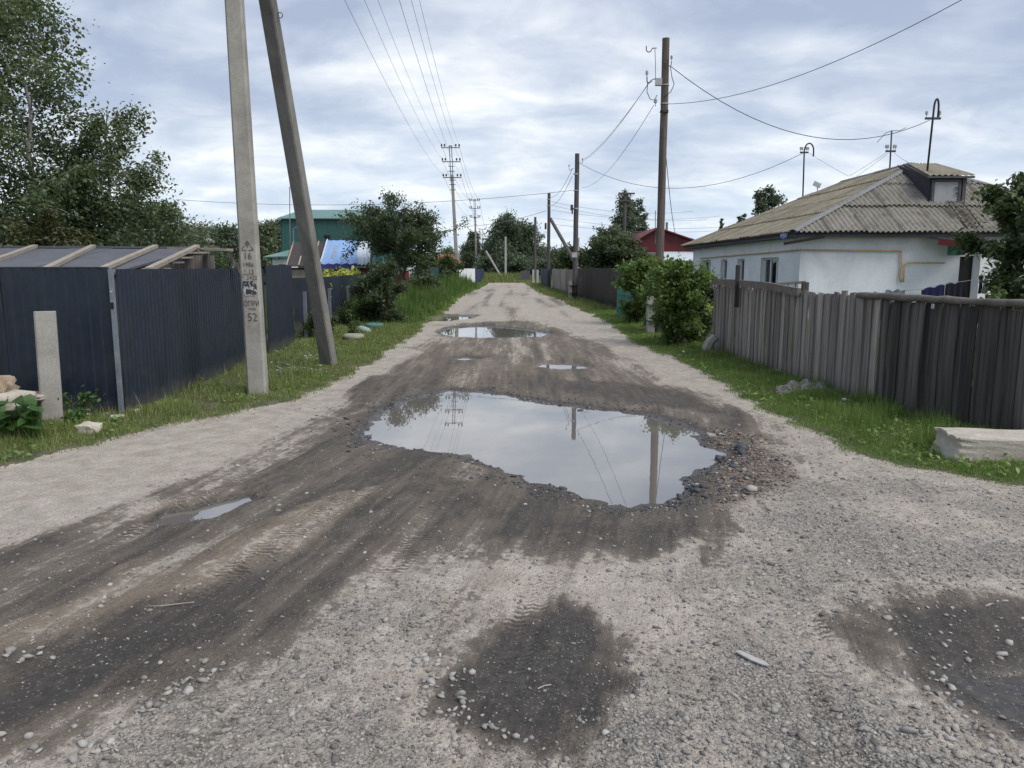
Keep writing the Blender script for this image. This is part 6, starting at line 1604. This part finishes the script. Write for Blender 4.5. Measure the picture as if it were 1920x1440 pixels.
# burdock by the rubble: broad leaves on stalks
bd = thing('burdock_plant', 'leafy burdock with broad bright leaves beside the short concrete post', 'plant', (-4.65, 7.2, 0))
rB = np.random.default_rng(77)
for i in range(46):
    px, py = rB.uniform(-10, 72), rB.uniform(748, 800); Y = rB.uniform(7.0, 7.35); c = at(px, py, Y); c.z = max(c.z, 0.10)
    s_ = rB.uniform(0.055, 0.10); a = rB.uniform(0, 2 * pi); n_ = Vector((rB.normal(0, .45), -0.35 + rB.normal(0, .3), 1)).normalized()
    ax = n_.cross(Vector((cos(a), sin(a), 0))).normalized(); bx_ = n_.cross(ax)
    pr = [(0, -0.75), (0.55, -0.85), (0.95, -0.25), (0.75, 0.45), (0.25, 0.85), (0, 1.0), (-0.25, 0.85), (-0.75, 0.45), (-0.95, -0.25), (-0.55, -0.85)]
    V = [c + ax * (u * s_) + bx_ * (v * s_) + n_ * (abs(u) * 0.28 * s_ - 0.15 * s_ * v * v) for u, v in pr] + [c]
    b = MB(); b.add(V, [(10, k_, (k_ + 1) % 10) for k_ in range(10)]); b.tube([c, Vector((c.x + rB.normal(0, .05), Y + 0.1, 0.02))], 0.005, 4, False)
    b.build('leaf', M['leaf_burdock'], bd, True)
tree('weed_clump', 'dark weed growing at the foot of the short concrete post', X_(118, 7.9), 7.9, 0.34, 0.16, 0.1, 0.035, 350, M['leaf_burdock'], M['bark'], 58, 'column', 0.05, 0.008, 10, 0.9, 'plant', spread=0.2, sub=3, stems=2, twigs=False)
# end of the street
endg = 'trees closing the end of the street'
for i, (px, top, Y, w, lab, mt, pf_, n_) in enumerate((
        (948, 408, 112, 46, 'tallest tree straight ahead at the end of the street', 'leaf_far', 'birch', 9000), (985, 430, 114, 36, 'tree just right of the tallest one at street end', 'leaf_far', 'oval', 6500),
        (925, 450, 118, 26, 'shorter tree left of the tallest one at street end', 'leaf_far', 'oval', 4500), (1012, 470, 116, 30, 'pale tree behind the fourth wooden pole', 'leaf_far_light', 'oval', 3500),
        (888, 440, 135, 22, 'dark tree behind the second cross-armed pole', 'leaf_far', 'oval', 4000), (873, 470, 150, 24, 'low dark trees between the cross-armed poles', 'leaf_far', 'oval', 2500),
        (840, 468, 140, 22, 'pale low tree left of the tall cross-armed pole', 'leaf_far_light', 'oval', 2500), (1045, 478, 100, 34, 'rounded tree right of the third wooden pole', 'leaf_far', 'oval', 4000),
        (1072, 470, 96, 28, 'tree crown behind the second wooden pole', 'leaf_mid', 'oval', 3500), (912, 488, 108, 20, 'low scrub left of the slim whitish pole', 'leaf_far', 'oval', 2000), (968, 492, 104, 30, 'dark undergrowth beneath the tallest tree', 'leaf_far', 'oval', 3500), (1020, 495, 98, 30, 'dark undergrowth beside the far gate posts', 'leaf_far', 'oval', 3000))):
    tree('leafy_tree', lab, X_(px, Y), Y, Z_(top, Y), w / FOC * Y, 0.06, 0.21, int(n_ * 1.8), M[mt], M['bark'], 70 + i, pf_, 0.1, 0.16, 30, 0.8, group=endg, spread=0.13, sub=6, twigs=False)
# right, behind the brown fence
for i, (px, top, Y, w, lab, mt, pf_, n_, sp_) in enumerate((
        (1168, 356, 66, 44, 'slender tall birch around the dark crossarm pole', 'leaf_far', 'taper', 8000, 0.10), (1194, 376, 70, 22, 'narrow birch right of the dark crossarm pole', 'leaf_far', 'column', 5000, 0.12),
        (1140, 428, 60, 42, 'dark tree left of the slender birch', 'leaf_far', 'oval', 5000, 0.07), (1110, 470, 52, 28, 'leafy tree just right of the second wooden pole', 'leaf_mid', 'oval', 5000, 0.07),
        (1152, 456, 48, 56, 'broad dark green tree over the brown metal fence', 'leaf_dark', 'oval', 9000, 0.07), (1205, 478, 44, 32, 'bushy tree in front of the red roofed house', 'leaf_mid', 'oval', 6500, 0.08),
        (1428, 348, 52, 34, 'drooping birch showing above the slate roof', 'leaf_far', 'oval', 6500, 0.10), (1386, 398, 58, 16, 'low tree crown left of the drooping birch', 'leaf_far', 'oval', 1800, 0.07),
        (1349, 404, 60, 14, 'small pointed conifer above the slate roof', 'leaf_far', 'cone', 2000, 0.07), (1290, 448, 66, 18, 'tree top just left of the white house eave', 'leaf_far', 'oval', 1800, 0.08))):
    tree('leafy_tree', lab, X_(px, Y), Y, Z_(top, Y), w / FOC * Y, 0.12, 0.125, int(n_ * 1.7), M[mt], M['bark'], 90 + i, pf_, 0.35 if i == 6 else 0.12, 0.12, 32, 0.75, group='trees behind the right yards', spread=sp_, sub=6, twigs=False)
# bushes by the wooden pole
tree('lilac_bush', 'big leafy bush with bright tips at the end of the plank fence', X_(1283, 16.3), 16.3, 1.72, 0.66, 0.03, 0.052, 14000, M['leaf_bright'], M['bark'], 111, 'column', 0.06, 0.03, 40, 0.8, 'bush', spread=0.11, sub=5, stems=5)
tree('lilac_bush', 'dark inner bush pressed against the plank fence end', X_(1312, 16.6), 16.6, 1.45, 0.42, 0.03, 0.06, 5500, M['leaf_dark'], M['bark'], 112, 'column', 0.06, 0.03, 30, 0.8, 'bush', spread=0.14, sub=5, stems=4)
tree('lilac_bush', 'leafy bush behind the concrete stub of the wooden pole', X_(1199, 22.5), 22.5, 2.05, 0.66, 0.03, 0.070, 9000, M['leaf_bright'], M['bark'], 113, 'column', 0.06, 0.03, 34, 0.8, 'bush', spread=0.12, sub=5, stems=4)
tree('lilac_bush', 'low bush filling the space behind the near wooden pole', X_(1255, 19.9), 19.9, 1.72, 0.55, 0.03, 0.065, 5000, M['leaf_bright'], M['bark'], 114, 'column', 0.06, 0.03, 28, 0.8, 'bush', spread=0.13, sub=5, stems=4)
tree('wispy_plant', 'pale wispy plant before the far house window', X_(1316, 18.5), 18.5, 1.70, 0.22, 0.3, 0.05, 700, M['leaf_lime'], M['bark'], 115, 'column', 0.05, 0.012, 14, 0.9, 'plant', spread=0.22, sub=3, stems=2, twigs=False)
# fruit tree at right
tree('fruit_tree', 'leafy fruit tree in the yard at the right picture edge', X_(1932, 12.5), 12.5, 3.2, 0.80, 0.22, 0.066, 13000, M['leaf_mid'], M['bark'], 120, 'oval', 0.12, 0.06, 34, 0.6, spread=0.075, sub=7, stems=2, long=1.9)
tree('fruit_tree', 'darker fruit tree partly outside the right picture edge', X_(2010, 12.0), 12.0, 3.05, 0.8, 0.2, 0.082, 6500, M['leaf_dark'], M['bark'], 121, 'oval', 0.12, 0.06, 30, 0.6, spread=0.08, sub=6, stems=2, long=1.9)
tree('garden_plant', 'bright yard plant below the fruit tree at right', X_(1880, 10.8), 10.8, 1.45, 0.4, 0.2, 0.06, 1200, M['leaf_mid'], M['bark'], 122, 'column', 0.1, 0.02, 14, 0.8, 'plant', spread=0.15, sub=4, stems=3, twigs=False)
tree('wispy_plant', 'sparse plant in the beige tyre planter', *G(663, 636), 0.34, 0.16, 0.2, 0.035, 260, M['leaf_mid'], M['bark'], 123, 'column', 0.05, 0.006, 8, 0.9, 'plant', spread=0.2, sub=3, z0=0.10, stems=3, twigs=False)

# ------------------------------------------------------------------ grass
rg = np.random.default_rng(5)
def blades(X, Y, Z, H, Wd, lean=0.5):
    n = len(X); a = rg.uniform(0, 2 * pi, n); b = rg.uniform(0, 2 * pi, n); l = H * lean * rg.random(n)
    P = np.stack([X, Y, Z], -1); d = np.stack([np.cos(a), np.sin(a), np.zeros(n)], -1) * Wd[:, None] * 0.5
    tip = P + np.stack([np.cos(b) * l, np.sin(b) * l, H], -1)
    V = np.stack([P - d, P + d, tip], 1).reshape(-1, 3); return V, np.arange(3 * n).reshape(n, 3)
def grass(name, label, n, y0, y1, side, dmax, hfun, wfun, mat, keep=None, kind='stuff', lean=0.6, dmin=-0.06):
    t = rg.random(n); Y = y0 * (y1 / y0) ** t
    edge = np.interp(Y, LY, LX) if side < 0 else np.interp(Y, RY, RX)
    X = edge + side * (rg.random(n) ** 1.25 * (dmax + 0.4) - 0.4)
    F_ = fields(X, Y); ok = (F_[8] > dmin) & (F_[8] < dmax)
    dens = smooth(fbm(X * 1.1, Y * 1.1, 3, 201), 0.18, 0.42) * (0.40 + 0.60 * smooth(F_[8], -0.05, 0.20))
    ok &= rg.random(n) < dens
    if keep is not None: ok &= keep(X, Y, F_[8])
    X, Y, Z, S = X[ok], Y[ok], F_[0][ok], F_[8][ok]
    V_, Fc = blades(X, Y, Z - 0.005, hfun(X, Y, S) * rg.uniform(0.45, 1.25, len(X)), wfun(Y) * rg.uniform(0.7, 1.4, len(X)), lean)
    o = place(name, np_mesh(name, V_, Fc, mat, False)); return tag(o, label, 'grass', kind=kind)
wf = lambda Y: 0.0045 + 0.0007 * Y
tuft = lambda X, Y: smooth(fbm(X * 2.3, Y * 2.3, 3, 211), 0.42, 0.68)
grass('grass', 'short trampled grass along the left roadside', 150000, 5.6, 30, -1, 2.6, lambda X, Y, S: 0.030 + 0.055 * tuft(X, Y) + 0.02 * smooth(S, 0.2, 0.9), wf, M['grass'],
      lambda X, Y, S: ~((Y > 9.2) & (Y < 16) & (S > 0.85) & (rg.random(len(X)) < 0.72)))
grass('grass', 'green grass along the right roadside below the plank fence', 150000, 5.2, 30, 1, 1.9, lambda X, Y, S: 0.035 + 0.075 * tuft(X, Y) * smooth(S, 0.1, 0.7), wf, M['grass_lush'])
grass('grass', 'taller green grass tufts at the foot of the dark plank fence', 16000, 5.6, 10.5, 1, 1.7, lambda X, Y, S: 0.10 + 0.10 * tuft(X, Y), wf, M['grass_lush'], lambda X, Y, S: (S > 0.5) & (tuft(X, Y) > 0.25))
grass('grass', 'far roadside grass on the left', 26000, 30, 95, -1, 4.0, lambda X, Y, S: 0.12 + 0.10 * tuft(X, Y), lambda Y: 0.004 + 0.0010 * Y, M['grass_lush'])
grass('grass', 'far roadside grass on the right', 22000, 30, 95, 1, 2.6, lambda X, Y, S: 0.10 + 0.10 * tuft(X, Y), lambda Y: 0.004 + 0.0010 * Y, M['grass'])
grass('tall_weeds', 'tall bright green weeds along the left roadside beyond the dark bush', 42000, 22.5, 68, -1, 3.2, lambda X, Y, S: (0.20 + 0.62 * smooth(S, 0.15, 1.2)) * (0.5 + 0.9 * tuft(X, Y)), lambda Y: 0.012 + 0.0011 * Y, M['weeds'], lambda X, Y, S: S > 0.25, lean=0.35)
grass('grass', 'sparse dry grass stalks standing in the left verge', 5200, 6.0, 26, -1, 2.4, lambda X, Y, S: 0.10 + 0.14 * tuft(X, Y), lambda Y: 0.003 + 0.0004 * Y, M['grass'], lambda X, Y, S: S > 0.15)
grass('grass', 'sparse taller stalks standing in the right verge', 4200, 5.6, 26, 1, 1.8, lambda X, Y, S: 0.10 + 0.14 * tuft(X, Y), lambda Y: 0.003 + 0.0004 * Y, M['grass'], lambda X, Y, S: S > 0.2)
def broadleaf(label, n, side, dmax, seed):
    r_ = np.random.default_rng(seed); Y = 5.8 * (26 / 5.8) ** r_.random(n)
    edge = np.interp(Y, LY, LX) if side < 0 else np.interp(Y, RY, RX); X = edge + side * r_.random(n) * dmax
    F_ = fields(X, Y); ok = (F_[8] > 0.05) & (fbm(X * 1.7, Y * 1.7, 3, seed) > 0.52); X, Y, Z = X[ok], Y[ok], F_[0][ok]
    P = np.stack([X, Y, Z + r_.uniform(0.015, 0.07, len(X))], -1)
    V_, Fc = leaves_np(P, 0.027, r_, up=0.8, long=1.7, jitter=0.5)
    tag(place('ground_cover', np_mesh('ground_cover', V_, Fc, M['grass_lush'], False)), label, 'weeds', kind='stuff')
broadleaf('low broad-leaved weeds mixed into the left verge', 10000, -1, 2.4, 501)
broadleaf('low broad-leaved weeds mixed into the right verge', 5000, 1, 1.8, 502)
# wild growth across the end of the road
n = 26000; X = rg.uniform(-9, 8, n); Y = 88 + rg.random(n) * 22; F_ = fields(X, Y)
V_, Fc = blades(X, Y, F_[0], (0.25 + 0.7 * smooth(Y, 88, 98)) * rg.uniform(0.4, 1.3, n), np.full(n, 0.12), 0.4)
tag(place('tall_weeds', np_mesh('tall_weeds', V_, Fc, M['grass'], False)), 'dry wild growth closing the far end of the road', 'weeds', kind='stuff')
# yard growth behind the fences
n = 30000; Y = rg.uniform(11, 60, n); X = np.where(rg.random(n) < 0.5, -rg.uniform(5.3, 16, n), rg.uniform(5.2, 8.0, n)); F_ = fields(X, Y)
V_, Fc = blades(X, Y, F_[0], rg.uniform(0.15, 0.7, n), 0.01 + 0.0010 * Y, 0.4)
tag(place('yard_grass', np_mesh('yard_grass', V_, Fc, M['weeds'], False)), 'unmown grass in the yards behind the fences', 'grass', kind='stuff')

# ------------------------------------------------------------------ overhead wires
def wire(a, b_, sag, r, label, group=None, mat='wire', n=18):
    a, b_ = Vector(a), Vector(b_); pts = []
    for i in range(n + 1):
        t = i / n; p = a.lerp(b_, t); p.z -= sag * 4 * t * (1 - t); pts.append(p)
    b = MB(); b.tube(pts, r, 4, False); o = b.build('overhead_wire', M[mat], None); return tag(o, label, 'wire', group)
for lv in range(3):
    for k_ in (0, 3):
        wire(anchA[lv][k_], anchB[lv][k_], 0.9, 0.0062, '%s %s power wire from the numbered pole to the tall cross-armed pole' % (('left-hand', 'right-hand')[k_ > 0], ('topmost', 'middle', 'lowest')[lv]), 'power wires over the left roadside')
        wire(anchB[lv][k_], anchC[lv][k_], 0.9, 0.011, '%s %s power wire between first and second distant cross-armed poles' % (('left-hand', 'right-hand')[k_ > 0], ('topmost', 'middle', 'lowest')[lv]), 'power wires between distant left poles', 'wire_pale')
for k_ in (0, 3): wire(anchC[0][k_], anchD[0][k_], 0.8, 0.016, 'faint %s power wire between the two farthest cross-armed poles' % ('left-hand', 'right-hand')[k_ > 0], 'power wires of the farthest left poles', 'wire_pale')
P1R, P2R = q1(1257, 124), q2(1092, 309)
wire(P1R, m1_p + Vector((-0.1, 0, -0.05)), 1.05, 0.010, 'thick sagging service cable from near wooden pole to tallest roof mast')
wire(q1(1243, 195), at(1810, -4, 11.0), 0.35, 0.006, 'service cable rising from the near wooden pole out of the top of the picture')
wire(q1(1221, 150), q2(1092, 300), 0.25, 0.008, 'upper wire between the near and second wooden poles', None)
wire(q1(1218, 153), q2(1090, 303), 0.30, 0.007, 'lower twin of the upper wire between near and second wooden poles', None)
wire(q1(1226, 197), q2(1090, 352), 0.5, 0.007, 'lowest wire between the near and second wooden poles')
wire(P2R, m3_p, 1.3, 0.010, 'sagging service cable from the second wooden pole to left roof mast')
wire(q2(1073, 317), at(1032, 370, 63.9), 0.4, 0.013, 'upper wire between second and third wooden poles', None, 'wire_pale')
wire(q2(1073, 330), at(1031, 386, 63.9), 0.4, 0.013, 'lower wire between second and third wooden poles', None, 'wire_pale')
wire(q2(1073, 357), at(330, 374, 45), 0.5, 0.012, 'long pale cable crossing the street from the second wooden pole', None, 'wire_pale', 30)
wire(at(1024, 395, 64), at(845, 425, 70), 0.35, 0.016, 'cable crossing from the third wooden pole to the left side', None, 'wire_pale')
wire(q1(1246, 258), at(1272, 455, 30), 0.5, 0.009, 'slack cable dropping from the near wooden pole towards the red house')
for i, (y0_, y1_) in enumerate(((378, 396), (385, 412), (394, 405), (408, 424), (420, 428))):
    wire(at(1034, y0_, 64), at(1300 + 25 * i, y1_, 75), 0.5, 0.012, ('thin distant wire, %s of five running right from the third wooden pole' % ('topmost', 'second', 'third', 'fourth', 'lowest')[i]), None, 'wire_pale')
for a, b_, lab in ((m3_p + Vector((0.15, 0, 0)), at(1590, 330, 29), 'thin wire from left roof mast down to the ridge'), (m2_p + Vector((-0.15, 0, -0.05)), at(1592, 330, 28.5), 'left stay wire of the middle roof mast'), (m2_p + Vector((-0.1, 0, -0.08)), at(1605, 331, 28.2), 'inner left stay wire of the middle roof mast'), (m2_p + Vector((0.12, 0, -0.05)), at(1704, 305, 26.0), 'right stay wire of the middle roof mast')):
    wire(a, b_, 0.02, 0.006, lab, None, 'wire_pale', 4)
